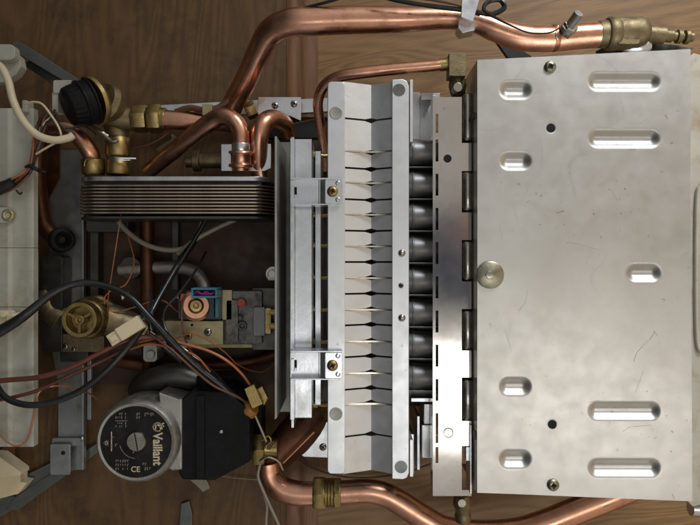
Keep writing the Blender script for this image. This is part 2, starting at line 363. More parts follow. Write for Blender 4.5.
part(MB().lathe((606, 34, 140), (618, 33.5, 140), [(0, 16.5), (.2, 18), (.8, 18), (1, 16)], 32)
     .lathe((617, 33, 140), (648, 32, 140), [(0, 15), (.2, 16.5), (.7, 16.5), (.9, 14), (1, 10)], 28)
     .rbox(617, 18, 640, 44, 152, 130, 3).lathe((646, 34, 132), (682, 37, 132), [(0, 9.5), (.5, 9.5), (.52, 7), (.72, 7), (.74, 5), (.84, 5), (.85, 7.5), (.97, 7.5), (1, 5)], 22)
     .lathe((677, 37, 132), (693, 37, 132), [(0, 4), (.4, 4), (.45, 7.5), (.7, 8), (.75, 5), (1, 5)], 18), 'gas_inlet_valve', 'brass_dull', label='dull cast brass valve above the hood corner')
part(MB().prism([(596, 51), (608, 45), (640, 42), (672, 44), (694, 48), (680, 56), (650, 59), (600, 58)], 118, 115), 'valve_flange', 'dark_metal')
part(MB().lathe((622, 47, 128), (650, 46, 128), [(0, 6), (.2, 9), (.8, 9), (1, 6)], 20), 'valve_seat', 'zinc')
part(MB().prism([(496, 41), (506, 44), (522, 50), (532, 56), (524, 62), (508, 58)], 110, 104), 'pipe_support', 'blackmatt')
part(MB().lathe((597, 34.5, 141), (608, 34, 140), [(0, 13.9), (.3, 14.6), (.8, 15), (1, 14)], 28), 'solder_joint', 'brass_dull', pipe_top)
part(MB().lathe((551, 38.3, 145), (556, 38, 144.5), [(0, 14.2), (.5, 14.7), (1, 14.2)], 28), 'flux_ring', 'copper_dark', pipe_top, bevel=0)
# small pilot tube
part(MB().tube([(449, 64, 162), (430, 66, 162), (395, 69, 160), (360, 73, 158), (338, 77, 154), (324, 86, 146), (318, 102, 130), (320, 122, 112), (324, 150, 92), (325, 170, 80)],
               [5.6, 5.6, 5.8, 5.8, 5.6, 5.4, 5.2, 5, 4.8, 4.8], 20), 'pilot_tube', 'copper', label='thin copper tube bending down beside the fold plate', bevel=0)
o = part(MB().box(449, 53, 466, 76, 172, 152), 'tube_fitting', 'brass_dull', label='square brass fitting at the end of the thin tube')
part(MB().lathe((457, 74, 158), (458, 98, 150), [(0, 5), (.15, 8), (.5, 9.5), (.8, 8), (1, 6)], 20), 'elbow_neck', 'brass_dull', o)
part(MB().upright(458, 87, 156, 171, 5.0), 'blanking_screw', 'steel', o)
part(MB().tube([(440, 65, 162), (449, 64, 162)], [6.2, 6.4], 16), 'solder_joint', 'brass', o, bevel=0)
# lower return pipe
b = MB().tube([(268, 462, 84), (270, 476, 84), (280, 488, 86), (296, 493, 88), (316, 493.5, 90), (345, 492, 92), (368, 491, 94), (386, 495, 95), (404, 505, 96), (424, 518, 97), (446, 529, 97),
               (480, 533, 96), (516, 531, 96), (545, 523, 95), (575, 511, 94), (610, 497, 92), (650, 480, 90)],
              [12, 12.5, 12.6, 12.2, 11.5, 11.5, 11.6, 12, 12.4, 12.6, 12.4, 12.4, 12.6, 13, 13, 13, 13], 26)
o = part(b, 'return_pipe', 'copper', label='bent copper pipe along the bottom edge', bevel=0)
part(MB().nut((313, 492.5, 90), (326, 492.5, 90), 19).nut((334, 492.5, 92), (341, 492.5, 92), 17.5).lathe((324, 492.5, 91), (336, 492.5, 91), [(k / 8, 15.5 + (k % 2) * 1.4) for k in range(9)], 28), 'union_nut', 'brass', o)
part(MB().tube([(260, 461, 97), (268, 457, 101), (278, 461, 97), (283, 470, 92)], 1.2, 8), 'retaining_clip', 'steel', o, bevel=0)
o = part(MB().lathe((462, 494, 140), (463, 520, 134), [(0, 8), (.25, 10), (.4, 10.5), (.55, 8), (.75, 8), (.8, 9), (1, 9)], 22), 'drain_fitting', 'brass_dull', label='stubby brass fitting below the polished strip')
part(MB().upright(462, 503.5, 138, 156, 4.6), 'blanking_screw', 'steel', o)

# dark flared copper tube and brass union under the sheet
part(MB().lathe((316, 414, 40), (266, 466, 72), [(0, 25), (.5, 23), (.75, 20), (1, 17)], 32), 'venturi_tube', 'copper_brown', label='dark wide copper tube leading under the fold plate')
part(MB().tube([(314, 432, 78), (300, 446, 84), (283, 463, 88)], 1.0, 8), 'gasket_rim', 'copper', bevel=0)
o = part(MB().nut((254, 449, 82), (266, 449, 82), 20).lathe((262, 448, 82), (278, 448, 82), [(0, 13), (.3, 12), (1, 12)], 22), 'pipe_union', 'brass')
part(MB().tube([(252, 408, 112), (258, 422, 108), (266, 441, 100)], 1.9, 10), 'electrode_rod', 'steel', label='thin bright rod above the brass union', bevel=0)
part(MB().tube([(262, 440, 100), (268, 436, 102), (271, 441, 102), (266, 446, 100), (270, 449, 101), (274, 444, 101)], 1.1, 8), 'spring', 'brass', bevel=0)
o = part(MB().prism([(244, 389), (254, 384), (263, 404), (252, 409)], 122, 106).prism([(262, 386), (268, 398), (264, 406), (256, 390)], 112, 104), 'electrode_holder', 'brass')
part(MB().lathe((246, 412, 106), (254, 407, 112), [(0, 6), (.3, 10.5), (.6, 10.5), (1, 7)], 22), 'insulator', 'amber', o)

# upper-left diverter valve --------------------------------------------
o = part(MB().lathe((100, 100, 96), (118, 112, 70), [(0, 22), (.25, 25), (.5, 21), (.8, 17), (1, 12)], 32).tube([(104, 108, 76), (120, 118, 70), (138, 120, 68)], [16, 13, 11], 24)
         .tube([(112, 116, 66), (118, 136, 64), (118, 172, 62)], [12, 11, 10.5], 24), 'diverter_valve', 'brass_dull', label='rounded brass valve body behind the black cap')
b = MB().lathe((66, 108, 122), (92, 101, 106), [(0, 8), (.05, 17), (.15, 22), (.4, 25), (.8, 26.5), (1, 27)], 24)
n_ = 48; nr = len(b.v) // 24
ax = (at(92, 101, 106) - at(66, 108, 122)).normalized(); A0 = at(66, 108, 122)
bb = MB(); rings = []
for t, q in [(0, 12), (.04, 19), (.1, 21.5), (.3, 23), (.55, 24), (.56, 26), (.68, 26), (.69, 24.5), (.9, 25), (.92, 27), (1, 27)]:
    rg_ = bb.ring(A0 + ax * t * (at(92, 101, 106) - A0).length, ax, Vector((0.1, 0.2, 1)), 1.0, 72); c = A0 + ax * t * (at(92, 101, 106) - A0).length
    rings.append([c + (p - c).normalized() * (q - (1.1 if k % 3 == 0 and .05 < t < .5 else 0)) * .001 for k, p in enumerate(rg_)])
bb.loft(rings); b = bb
part(b, 'actuator_cap', 'black', o)
part(MB().lathe((90, 101.5, 108), (96, 100, 102), [(0, 27.5), (.5, 29), (1, 27)], 40), 'cap_ring', 'brass', o)
part(MB().rbox(53, 80, 72, 93, 118, 100, 2).rbox(52, 92, 58, 112, 116, 100, 1.5), 'actuator_plug', 'white', o)
part(MB().lathe((111, 140, 72), (111, 141, 40), [(0, 1), (1, 1)], 6).lathe((118, 137, 68), (118, 157, 68), [(0, 13), (.1, 14.5), (.9, 14.5), (1, 13)], 28).lathe((118, 159, 68), (118, 175, 68), [(0, 12), (.1, 13.5), (.9, 13.5), (1, 13)], 28), 'threaded_sleeve', 'brass', o)
part(MB().tube([(108, 156, 84), (118, 158, 86), (136, 158.5, 80)], 0.9, 8).tube([(108, 159, 84), (118, 160, 86), (130, 160, 80)], 0.7, 8), 'retaining_clip', 'zinc', o, bevel=0)
part(MB().nut((133, 119, 70), (148, 119, 70), 16.5).nut((149, 119, 72), (162, 119, 72), 17.5).cyl((160, 119, 71), (166, 119.5, 71), 13.5), 'union_nut', 'brass', o)
part(MB().tube([(163, 119.5, 72), (190, 121, 72), (214, 122, 70), (232, 124, 64)], [9.6, 9.4, 9, 8.6], 22), 'mains_pipe', 'copper', label='short straight copper pipe from the brass nut', bevel=0)
part(MB().tube([(52, 128, 74), (66, 129, 78), (80, 138, 80), (90, 152, 76), (93, 164, 70)], [7.5, 8, 8.6, 8.6, 8], 20), 'elbow_pipe', 'copper', label='copper elbow curving into the exchanger left port', bevel=0)
part(MB().lathe((93, 158, 74), (93.5, 175, 72), [(0, 11), (.1, 13.5), (.85, 13.5), (1, 12)], 28).tube([(84, 166, 88), (86, 160, 90), (94, 158, 90)], .8, 8), 'union_nut', 'brass')
part(MB().tube([(102, 134, 84), (112, 141, 84), (118, 140, 84)], 2, 8).tube([(88, 124, 86), (100, 131, 88), (108, 136, 84)], 1.6, 8), 'lever_spring', 'steel', bevel=0)

# plate heat exchanger --------------------------------------------------
HX = part(MB().box(84, 177, 262, 214, 96, 40), 'plate_heat_exchanger', 'dark_metal', label='stacked plate heat exchanger with thin brown edges')
def racetrack(x0, x1, zc, h, w, yc, t):
    """rounded plate standing on edge"""
    a = at(x0, yc, zc + h); c = at(x1, yc, zc + h); pts = []
    X0, X1, Y = a.x, c.x, a.y; r = h * 0.001 * 0.72; H = h * 0.001
    for cx, cz, s in ((X1 - r, zc * .001 + H - r, 0), (X0 + r, zc * .001 + H - r, 90), (X0 + r, zc * .001 - H + r, 180), (X1 - r, zc * .001 - H + r, 270)):
        for k in range(9):
            q = R(s + 90 * k / 8); pts.append((cx + r * math.cos(q), cz + r * math.sin(q)))
    n = len(pts); T = t * .001 / 2
    v = [Vector((x, Y + T, z)) for x, z in pts] + [Vector((x, Y - T, z)) for x, z in pts]
    return v, [list(range(n)), list(range(2 * n - 1, n - 1, -1))] + [[i, (i + 1) % n, (i + 1) % n + n, i + n] for i in range(n)]
for k in range(9):
    b = MB(); y = 185.5 + k * 3.4
    b.add(*racetrack(73 + random.uniform(-.4, .4), 272, 76, 34, 0, y, 1.8))
    part(b, 'plate', 'plates', HX, bevel=0.3)
b = MB(); b.add(*racetrack(74, 272, 78, 36, 0, 178.5, 5.0)); part(b, 'end_plate', 'zinc', HX)
b = MB(); b.add(*racetrack(74, 272, 74, 34, 0, 217.5, 3.0)); part(b, 'end_plate', 'dark_metal', HX)
# fixing plate with pipe stub
o = part(MB().prism([(221, 144), (271, 144), (271, 168), (264, 171), (221, 171)], 100, 96), 'port_bracket', 'zinc', label='grey slotted bracket at exchanger right port')
part(MB().rbox(260.5, 152, 264, 161, 100.5, 97, 1), 'slot', 'hole', o, bevel=0)
part(MB().lathe((241, 145, 112), (241, 171, 108), [(0, 9), (.1, 9.5), (.2, 9.5), (.24, 13.5), (.3, 14.5), (.36, 12.5), (.42, 11.5), (.7, 11.5), (.74, 14), (.85, 14), (.88, 10), (1, 10)], 32), 'pipe_stub', 'copper', o)
part(MB().lathe((241, 143, 112), (241, 152, 111), [(0, 10.2), (.1, 10.6), (.9, 10.6), (1, 10.2)], 28), 'collar', 'zinc', o)
part(MB().tube([(148, 172, 50), (165, 158, 62), (190, 138, 84), (208, 124, 100), (221, 117, 108), (233, 120, 112), (240, 131, 112), (241, 148, 112)],
               [7.5, 8, 8.6, 9.2, 9.2, 9, 8.8, 8.6], 22), 'crossover_pipe', 'copper', label='copper pipe rising diagonally then hooking down to the slotted bracket', bevel=0)
part(MB().tube([(260, 178, 84), (259, 160, 96), (259, 138, 104), (263, 125, 104), (272, 119, 94), (284, 124, 74), (288, 134, 56)], [8, 8.6, 9.4, 9.8, 9.6, 8.6, 8], 22), 'elbow_pipe', 'copper', label='shiny copper elbow beside the tall grey sheet', bevel=0)
part(MB().box(202, 104, 212, 115, 92, 70), 'wire_clamp', 'olive')
part(MB().tube([(176, 112, 74), (190, 108, 80), (205, 110, 84), (222, 106, 84), (236, 92, 82)], 3.2, 10).tube([(212, 112, 84), (226, 100, 82)], 2, 8), 'sensor_lead', 'brownwire', bevel=0)
part(MB().lathe((186, 161, 50), (222, 161, 50), [(0, 8), (.2, 8), (.22, 13), (.4, 13), (.42, 9), (1, 9)], 22).lathe((160, 150, 44), (176, 140, 50), [(0, 9), (1, 9)], 8), 'drain_cock', 'brass_dull')
part(MB().nut((246, 112, 60), (256, 108, 60), 11), 'vent_nut', 'brass')

# below the exchanger ---------------------------------------------------
part(MB().tube([(147, 214, 40), (147, 250, 40), (148, 300, 40), (149, 345, 36), (150, 375, 30)], 7, 18), 'riser_pipe', 'copper_brown', label='dull vertical copper pipe below the exchanger', bevel=0)
part(MB().tube([(120, 270, 34), (150, 268, 36), (180, 268, 38), (196, 273, 40), (204, 286, 44), (205, 300, 46)], 6.5, 18), 'gas_pipe', 'castgrey', label='grey steel pipe bending down into the gas valve', bevel=0)
part(MB().upright(130, 268, 20, 40, 14), 'pipe_boss', 'dark_metal')
part(MB().tube([(110, 360, 22), (150, 366, 24), (200, 366, 24), (250, 362, 24), (285, 350, 26)], 6, 14), 'lower_pipe', 'copper_brown', label='dark reddish pipe running behind the pump top', bevel=0)
part(MB().box(172, 216, 178, 290, 26, 11), 'inner_rail', 'dark_metal')
# gas valve
GV = part(MB().rbox(163, 321, 223, 345, 84, 30, 1.5), 'gas_valve', 'olive', label='yellowish chromated gas valve block')
screw(189, 336, 84, GV, 4, m='brass'); screw(208, 332, 84, GV, 4.6, m='steel'); 
part(MB().upright(192, 325, 80, 84.4, 1.6, 12), 'port_hole', 'hole', GV, bevel=0)
part(MB().rbox(223.6, 291, 262, 344, 70, 26, 2).rbox(226, 300, 238, 342, 76, 66, 2), 'valve_body', 'valvegrey', GV)
part(MB().rbox(252, 288, 276, 350, 60, 28, 2), 'valve_flange', 'dark_metal', GV)
part(MB().rbox(253, 307, 265, 336, 74, 60, 1.5), 'regulator_cover', 'grey_metal', GV)
part(MB().rbox(265, 308, 271, 334, 76, 50, 1).cyl((270, 312, 72), (276, 312, 72), 5).cyl((270, 326, 72), (276, 326, 72), 5), 'pipe_union', 'brass', GV)
part(MB().upright(241, 303, 68, 78, 5.2), 'sealing_cap', 'redplastic', GV)
part(MB().upright(242, 326, 68, 76, 5.2, prof=[(0, 5.5), (1, 5.5), (1, 3), (.5, 2.8)]), 'test_nipple', 'dark_metal', GV)
part(MB().upright(240, 318, 66, 78, 3), 'screw_head', 'dark_metal', GV)
part(MB().upright(257, 293, 60, 62.5, 2.8), 'bolt', 'hole', GV, bevel=0)
part(MB().rbox(178, 293, 222, 320, 78, 32, 3), 'coil_bracket', 'dark_metal', GV)
part(MB().rbox(196, 290, 214, 319, 88, 60, 2), 'coil_housing', 'navy', GV)
part(MB().lathe((196, 306, 68), (196, 306, 100), [(0, 18), (.7, 18), (.75, 15), (.8, 15)], 32), 'solenoid_coil', 'copper', GV)
part(MB().lathe((196, 306, 90), (196, 306, 106), [(0, 9), (.5, 9), (.6, 7), (.9, 7), (.92, 3), (.6, 2.6)], 24), 'coil_spindle', 'brass', GV)
part(MB().box(191, 288, 217, 290, 112, 84).box(191, 296, 217, 298, 112, 84).box(191, 290.1, 193, 295.9, 112, 84).box(215, 290.1, 217, 295.9, 112, 84).box(193.1, 290.1, 214.9, 295.9, 94, 86), 'terminal_frame', 'blue', GV, bevel=.4)
part(MB().tube([(194, 293, 104), (198, 291.5, 106), (202, 294, 106), (206, 292, 106), (210, 294, 106), (214, 292.5, 104)], 1.2, 8).tube([(194, 294.5, 100), (200, 293.5, 105), (207, 294.5, 105), (213, 294, 101)], 1.1, 8), 'terminal_wires', 'magenta', GV, bevel=0)
part(MB().box(215, 298, 218, 318, 92, 70), 'coil_side', 'blue', GV)
part(MB().rbox(180, 294, 192, 302, 92, 80, 2), 'coil_tag', 'redplastic', GV)
part(MB().upright(179, 296, 40, 78, 4), 'bolt_head', 'steel', GV)
part(MB().box(222, 290, 232, 320, 76, 70), 'valve_plate', 'olive', GV)
part(MB().rbox(150, 344, 275, 348, 40, 34, 1), 'support_ledge', 'olive')
part(MB().rbox(143, 344, 157, 362, 60, 30, 4).upright(150, 355, 30, 66, 5), 'water_fitting', 'castgrey')
part(MB().upright(272, 274, 50, 78, 8, prof=[(0, 6), (.4, 6), (.4, 9), (.7, 9), (.7, 5), (1, 5)]).cyl((268, 277, 70), (276, 277, 70), 6), 'gas_nipple', 'steel')
# open brass port
o = part(MB().upright(79, 320, 30, 92, 22, prof=[(0, 26), (.5, 26), (.7, 24), (.75, 21), (1, 20.5), (1, 16), (.72, 15.5), (.72, 0.1)]), 'water_switch', 'brass', label='open round brass port with spoked insert')
part(MB().upright(79, 320, 80, 93, 15, prof=[(0, 5.5), (1, 5.5), (1, 3), (.6, 3)]), 'port_core', 'brass', o)
for k in range(3):
    a = R(30 + 120 * k); c = at(79, 320, 88); u = Vector((math.cos(a), math.sin(a), 0)); w = Vector((-u.y, u.x, 0))
    b = MB(); q = [c + u * .005 + w * .0016, c + u * .0158 + w * .0016, c + u * .0158 - w * .0016, c + u * .005 - w * .0016]
    b.add(q + [p - Vector((0, 0, .005)) for p in q], [[0, 1, 2, 3], [7, 6, 5, 4], [0, 4, 5, 1], [1, 5, 6, 2], [2, 6, 7, 3], [3, 7, 4, 0]])
    part(b, 'spoke', 'brass', o, bevel=.3)
part(MB().tube([(84, 318, 50), (104, 318, 48), (128, 326, 44), (146, 334, 40)], [17, 17, 15, 13], 20).tube([(62, 320, 40), (50, 310, 40), (46, 290, 40)], [13, 11, 9], 16).tube([(88, 300, 56), (100, 299, 56), (112, 306, 50)], [3, 4, 3], 10)
     .rbox(58, 334, 104, 352, 46, 24, 4), 'switch_casting', 'brass_dull', o)
screw(66, 346, 46, o, 3.4, m='steel'); screw(74, 349, 46, o, 3, m='steel')
part(MB().rbox(60, 350, 88, 362, 40, 24, 2), 'casting_foot', 'dark_metal', o)

# circulation pump ------------------------------------------------------
PX, PY, PZ = 136, 442, 132
b = MB().upright(PX, PY, 40, PZ, 50, 64, prof=[(0, 47), (.75, 47.5), (.9, 46.8), (.97, 45), (1, 42.5), (.995, 39.9), (.975, 39.6), (.975, 0.1)])
PU = part(b, 'circulation_pump', 'castgrey', label='round cast pump with black printed face', bevel=0)
part(MB().prism([(158, 392), (178, 399), (182, 399), (182, 470), (172, 471), (166, 468)], 120, 50), 'motor_flange', 'castgrey', PU, bevel=2.0)
part(MB().upright(PX, PY, PZ - 3, PZ - 1.2, 39.3, 64), 'printed_face', 'label', PU, bevel=0)
part(MB().upright(PX, PY, PZ - 2, PZ + 4, 12, 40, prof=[(0, 10.8), (.8, 10.8), (1, 10)]), 'vent_screw', 'steel', PU, bevel=0)
b = MB()
for a in (R(100), ):
    u = Vector((math.cos(a), math.sin(a), 0)); w = Vector((-u.y, u.x, 0)); c = at(PX, PY, PZ + 4.3)
    b.add([c + u * .0095 + w * .0006, c - u * .0095 + w * .0006, c - u * .0095 - w * .0006, c + u * .0095 - w * .0006], [[0, 1, 2, 3]])
part(b, 'screw_slot', 'hole', PU, bevel=0)
part(MB().prism([(179, 401), (191, 391), (226, 391), (250, 410), (250, 462), (214, 481), (182, 480), (178, 472)], 118, 40), 'terminal_box', 'black', PU, bevel=2.5)
part(MB().rbox(196, 396, 204, 480, 123, 116, 1.5), 'box_rib', 'black', PU)
part(MB().lathe((206, 396, 92), (206, 376, 84), [(0, 14), (.3, 14), (.35, 11), (1, 11)], 24), 'cable_gland', 'black', PU)
part(MB().tube([(141, 392, 60), (150, 382, 70), (180, 376, 72), (205, 384, 66), (214, 392, 60)], [14, 13, 12, 12, 10], 18), 'pump_volute', 'dark_metal', PU, bevel=0)
part(MB().rbox(212, 394, 262, 460, 64, 30, 4), 'pump_outlet', 'black', PU, bevel=2)
part(MB().upright(221, 432, 112, 119.5, 2.2, 12), 'box_screw', 'steel', PU)
# print on the pump face
def text_mesh(s, size, x, y, z, rot, bold=0.0, sx=1.0):
    cu = bpy.data.curves.new('t', 'FONT'); cu.body = s; cu.size = size * .001; cu.extrude = 0.00012; cu.offset = bold * .001
    cu.align_x = 'CENTER'; cu.align_y = 'CENTER'
    ob = bpy.data.objects.new('t', cu); COL.objects.link(ob)
    bpy.context.view_layer.update()
    me = bpy.data.meshes.new_from_object(ob.evaluated_get(bpy.context.evaluated_depsgraph_get()))
    mr = Matrix.Rotation(rot, 3, 'Z'); c = at(x, y, z)
    v = [mr @ Vector((p.co.x * sx, p.co.y, p.co.z)) + c for p in me.vertices]; f = [list(p.vertices) for p in me.polygons]
    bpy.data.objects.remove(ob); bpy.data.curves.remove(cu); bpy.data.meshes.remove(me)
    return v, f
zt = PZ - 1.0
b = MB(); b.add(*text_mesh('Vaillant', 14.5, 157.3, 449, zt, R(-90), 0.34, 0.84))
part(b, 'lettering', 'ink', PU, bevel=0)
# emblem: hare inside an oval, drawn with strokes
b = MB()
def stroke(b, pts, w, z):
    P = [at(x, y, z) for x, y in pts]
    for a, c in zip(P, P[1:]):
        d = (c - a).normalized(); q = Vector((-d.y, d.x, 0)) * w * .0005; a2 = a - d * w * .0003; c2 = c + d * w * .0003
        b.add([a2 + q, c2 + q, c2 - q, a2 - q], [[0, 1, 2, 3]])
oval = [(157.8 + 4.6 * math.cos(R(t)), 427 + 4.2 * math.sin(R(t))) for t in range(60, 361 + 30, 22)]
stroke(b, oval, 1.2, zt)
stroke(b, [(154, 425), (157, 424), (160, 426.5), (161, 429)], 1.8, zt); stroke(b, [(160, 425), (163.8, 423.2)], 1.3, zt); stroke(b, [(160, 426.5), (163.8, 426)], 1.3, zt); stroke(b, [(156, 424.5), (155.5, 429)], 1.4, zt)
part(b, 'emblem', 'ink', PU, bevel=0)
b = MB(); b.add(*text_mesh('CE', 8.5, 135.5, 469.5, zt, 0, 0.1))
stroke(b, [(111.5, 432), (111.5, 451)], 1.1, zt)
part(b, 'ce_mark', 'ink', PU, bevel=0)
b = MB(); rg = random.Random(3)
def rows(x0, y0, nx, ny, dx, dy):
    for j in range(ny):
        for i in range(nx):
            if rg.random() < .8:
                x = x0 + i * dx; y = y0 + j * dy
                if (x - PX) ** 2 + (y - PY) ** 2 < 34 ** 2:
                    stroke(b, [(x, y), (x, y + dy * rg.uniform(.3, .6))], rg.uniform(.5, .9), zt)
                    if rg.random() < .5: stroke(b, [(x, y), (x + dx * .5, y)], .6, zt)
rows(116, 413, 6, 2, 1.9, 3.6); rows(116, 422.5, 6, 2, 1.9, 3.2); rows(137, 413, 9, 1, 2.0, 5); rows(137, 416.5, 3, 1, 2, 4)
rows(116, 460, 6, 3, 2.3, 4); rows(143, 463, 4, 2, 2.2, 4.5); rows(112, 437, 2, 2, 3.5, 7)
stroke(b, [(115.5, 420.8), (127, 420.8)], .6, zt); stroke(b, [(104, 443), (107.5, 440.5), (107.5, 445.5), (104, 443)], 1.6, zt)
stroke(b, [(PX + 16.5 * math.cos(R(t)), PY + 16.5 * math.sin(R(t))) for t in range(95, 170, 12)], .7, zt)
stroke(b, [(133, 453), (135, 449)], 1.2, zt)
part(b, 'small_print', 'inkgrey', PU, bevel=0)

# tall sheet, channel bars and clamps ----------------------------------
b = MB().prism([(274, 137), (277, 136), (291, 150), (291, 416), (281, 416), (274, 420)], 172, 30)
b = MB().prism([(274.5, 136), (277, 136.5), (277, 418), (274.5, 420)], 172, 30)
part(b, 'divider_sheet', 'sheetgrey', label='tall upright grey sheet beside the burner box')
part(MB().box(277.2, 142, 290, 412, 72, 60), 'inner_wall', 'sheetgrey')
b = MB().box(290, 138, 294.5, 420, 166, 110).box(295, 139, 312, 418, 158, 100).box(291, 137, 294, 428, 150, 100)
CH = part(b, 'burner_channel', 'zinc', label='long pale channel bar left of the fold plate')
for y in (207, 222, 250, 310, 341): part(MB().rbox(291.4, y, 293, y + 10, 167, 164, .5), 'channel_lug', 'zinc', CH, bevel=.3)
part(MB().box(315, 151, 321, 405, 128, 70), 'burner_rail', 'zinc', label='narrow rail between channel bar and fold plate')
part(MB().box(313, 140, 327.5, 402, 60, 50), 'burner_floor', 'dark_metal')
for y in (155, 215, 245, 277, 309, 341, 404):
    part(MB().cyl((311, y, 120), (318, y, 120), 4.5).tube([(318, y, 118), (324, y + 1, 116), (330, y, 114)], 2.2, 8), 'gas_jet', 'brass')
def clamp(y0, y1):
    o = part(MB().rbox(290, y0, 319, y1, 176, 173, 1.5).prism([(319, y0), (325, y0 + 1), (325, y1 - 1), (319, y1)], 0, 178, zts=[176, 186, 186, 176])
             .rbox(325, y0 + .4, 342, y1 - .4, 192, 189, 1.5).box(290, y0 - 1.2, 342, y0 + .4, 193.5, 172).box(290, y1 - .4, 340, y1 + 1, 191, 170), 'clamp_bracket', 'zinc',
             label='pressed steel clamp holding the %s end of the bars' % ('upper' if y0 < 250 else 'lower'))
    part(MB().box(291, y0 + 7, 294, y0 + 19, 179, 175).box(294.2, y0 + 16, 297, y0 + 19, 178, 175), 'clamp_tongue', 'zinc', o, bevel=.3)
    part(MB().rbox(294.4, y0 + 8, 296.8, y0 + 15.5, 176.6, 175, .6), 'clamp_slot', 'hole', o, bevel=0)
    screw(332.5, (y0 + y1) / 2, 192, o, 5.6, 3, 'brass')
    for yy in (y0 + 4, y1 - 4.5):
        part(MB().upright(338, yy, 191, 193.4, 2.6, 18, prof=[(0, 2.7), (.7, 2.6), (1, 1.6), (.6, 1.2)]), 'rivet', 'zinc', o, bevel=0)
clamp(179, 204); clamp(352, 379)

# burners ---------------------------------------------------------------
BU = []
b = MB().lathe((345, 151, 118), (441, 151, 118), [(0, 12.5), (.02, 13), (.60, 13.2), (.615, 14.2), (.63, 13.2), (.98, 13), (1, 12)], 32)
y = 153
for k in range(8):
    b = MB(); yc = 153 + 32.0 * k; r = 15.2
    b.lathe((398, yc, 146), (440, yc, 146), [(0, r * 1.04), (.3, r * 1.02), (.34, r * 1.06), (.38, r), (.7, r * .90), (1, r * .80)], 32)
    b.box(398, yc + 13.4, 438, yc + 14.6, 160, 120).cyl((398, yc + 12, 128), (438, yc + 12, 128), 9)
    part(b, 'burner_tube', 'burner')
part(MB().box(411, 144, 434, 147, 156, 90), 'burner_end_plate', 'steel')
part(MB().box(330, 140, 437, 406, 74, 66).box(331, 88, 406, 139, 120, 112).box(331, 407, 406, 466, 120, 112), 'burner_shade_sheet', 'blackmatt')  # black sheets added beneath so slits and burner gaps look shaded
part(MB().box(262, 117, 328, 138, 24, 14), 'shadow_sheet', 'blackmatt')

# V-fold shield ---------------------------------------------------------
ZF, ZV = 186, 173
slit_open = [118, 437]; shiny = [150.5, 182, 214, 246, 278, 310, 342, 374, 405]; dark = [167.5, 199, 230.5, 262, 294, 325.5, 357.5, 390]
cuts = sorted([(y, 's') for y in shiny] + [(y, 'd') for y in dark] + [(y, 'o') for y in slit_open])
b = MB()
def rib(x0, z0, x1, z1, ya, yb, da=0, db=0, th=1.4):
    """a sheet spanning columns x0..x1 (heights z0..z1); rows given in top-plane terms; da/db notch at the second end"""
    def q(x, y, z):
        Y = at(0, y, ZF).y; X = at(x, 0, ZF).x; return Vector((X, Y, z * .001))
    t = [q(x0, ya, z0), q(x1, ya + da, z1), q(x1, yb - db, z1), q(x0, yb, z0)]
    b.add(t + [p - Vector((0, 0, th * .001)) for p in t], [[0, 3, 2, 1], [4, 5, 6, 7], [0, 1, 5, 4], [2, 3, 7, 6], [1, 2, 6, 5], [3, 0, 4, 7]])
xv = 371.2
# world column of the fold as if in the top plane
xvt = 350 + (xv - 350) * (DH - ZV) / (DH - ZF)
ys = [81.5] + [c[0] for c in cuts] + [474]
for i in range(len(ys) - 1):
    a = ys[i]; c = ys[i + 1]
    ga = 0 if i == 0 else .95; gc = 0 if i == len(ys) - 2 else .95
    na = 0 if i == 0 else 1.7; nc = 0 if i == len(ys) - 2 else 1.7
    for (x0, x1) in ((343, xvt), (393.5, xvt)):
        xm = xvt - 6.5 if x0 < xvt else xvt + 5.5
        f = (xm - x0) / (x1 - x0); zm = ZF + (ZV - ZF) * f
        rib(x0, ZF, xm, zm, a + ga, c - gc)
        rib(xm, zm, x1, ZV, a + ga, c - gc, na, nc)
SH = part(b, 'fold_plate', 'shield', label='folded grey plate with a long row of slits', bevel=0)
def sheet(pts, zt, zb): return MB().prism(pts, zt, zb)
b = MB().rbox(327.5, 81.5, 345, 474, ZF + .6, ZF - 1.2, 4)
part(b, 'side_flange', 'shield', SH, bevel=.8)
b = MB().prism([(392, 79.5), (403, 79), (407, 81), (409, 86), (409, 473), (407, 478), (403, 479.5), (392, 479)], ZF + .6, ZF - 1.2)
part(b, 'side_flange', 'shield', SH, bevel=.8)
part(MB().box(409.6, 79.5, 413, 142, ZF - 12, ZF - 50), 'side_wall', 'shield', SH); part(MB().box(409.6, 440, 413.4, 477, ZF - 12, ZF - 50), 'side_wall', 'shield', SH)
for y in shiny:
    b = MB()
    pts = [(343, ZF + .5), (346, ZF - 1), (352, ZF - 3), (360, ZF - 5), (371, ZF - 7), (382, ZF - 6), (388, ZF - 4), (391, ZF - 2), (394, ZF + .3)]
    Y = at(0, y, ZF).y; top = [Vector((at(x, 0, ZF).x, Y + .0003 * math.sin(i * 1.1), z * .001)) for i, (x, z) in enumerate(pts)]
    n = len(top); v = []
    for dy, dz in ((.0008, 0), (-.0008, 0), (-.0008, -.014), (.0008, -.014)): v += [p + Vector((0, dy, dz)) for p in top]
    f = []
    for j in range(4):
        for i in range(n - 1): f.append([j * n + i, j * n + i + 1, ((j + 1) % 4) * n + i + 1, ((j + 1) % 4) * n + i])
    b.add(v, f); part(b, 'fin_edge', 'fin', SH, bevel=0)
for x, y, r in ((399, 90, 6.3), (336, 113, 0), (336, 414, 0), (401, 467, 6.3)):
    if r: part(MB().upright(x, y, ZF, ZF + .8, 6.4, 28), 'round_hole', 'grey_metal', SH, bevel=0)
    else: part(MB().upright(x, y + 0, ZF + .4, ZF + 1.1, 6.6, 28, prof=[(0, 6.8), (.7, 6.6), (1, 6.0), (.9, 5.7), (.9, .1)]), 'pressed_disc', 'castgrey', SH, bevel=0)
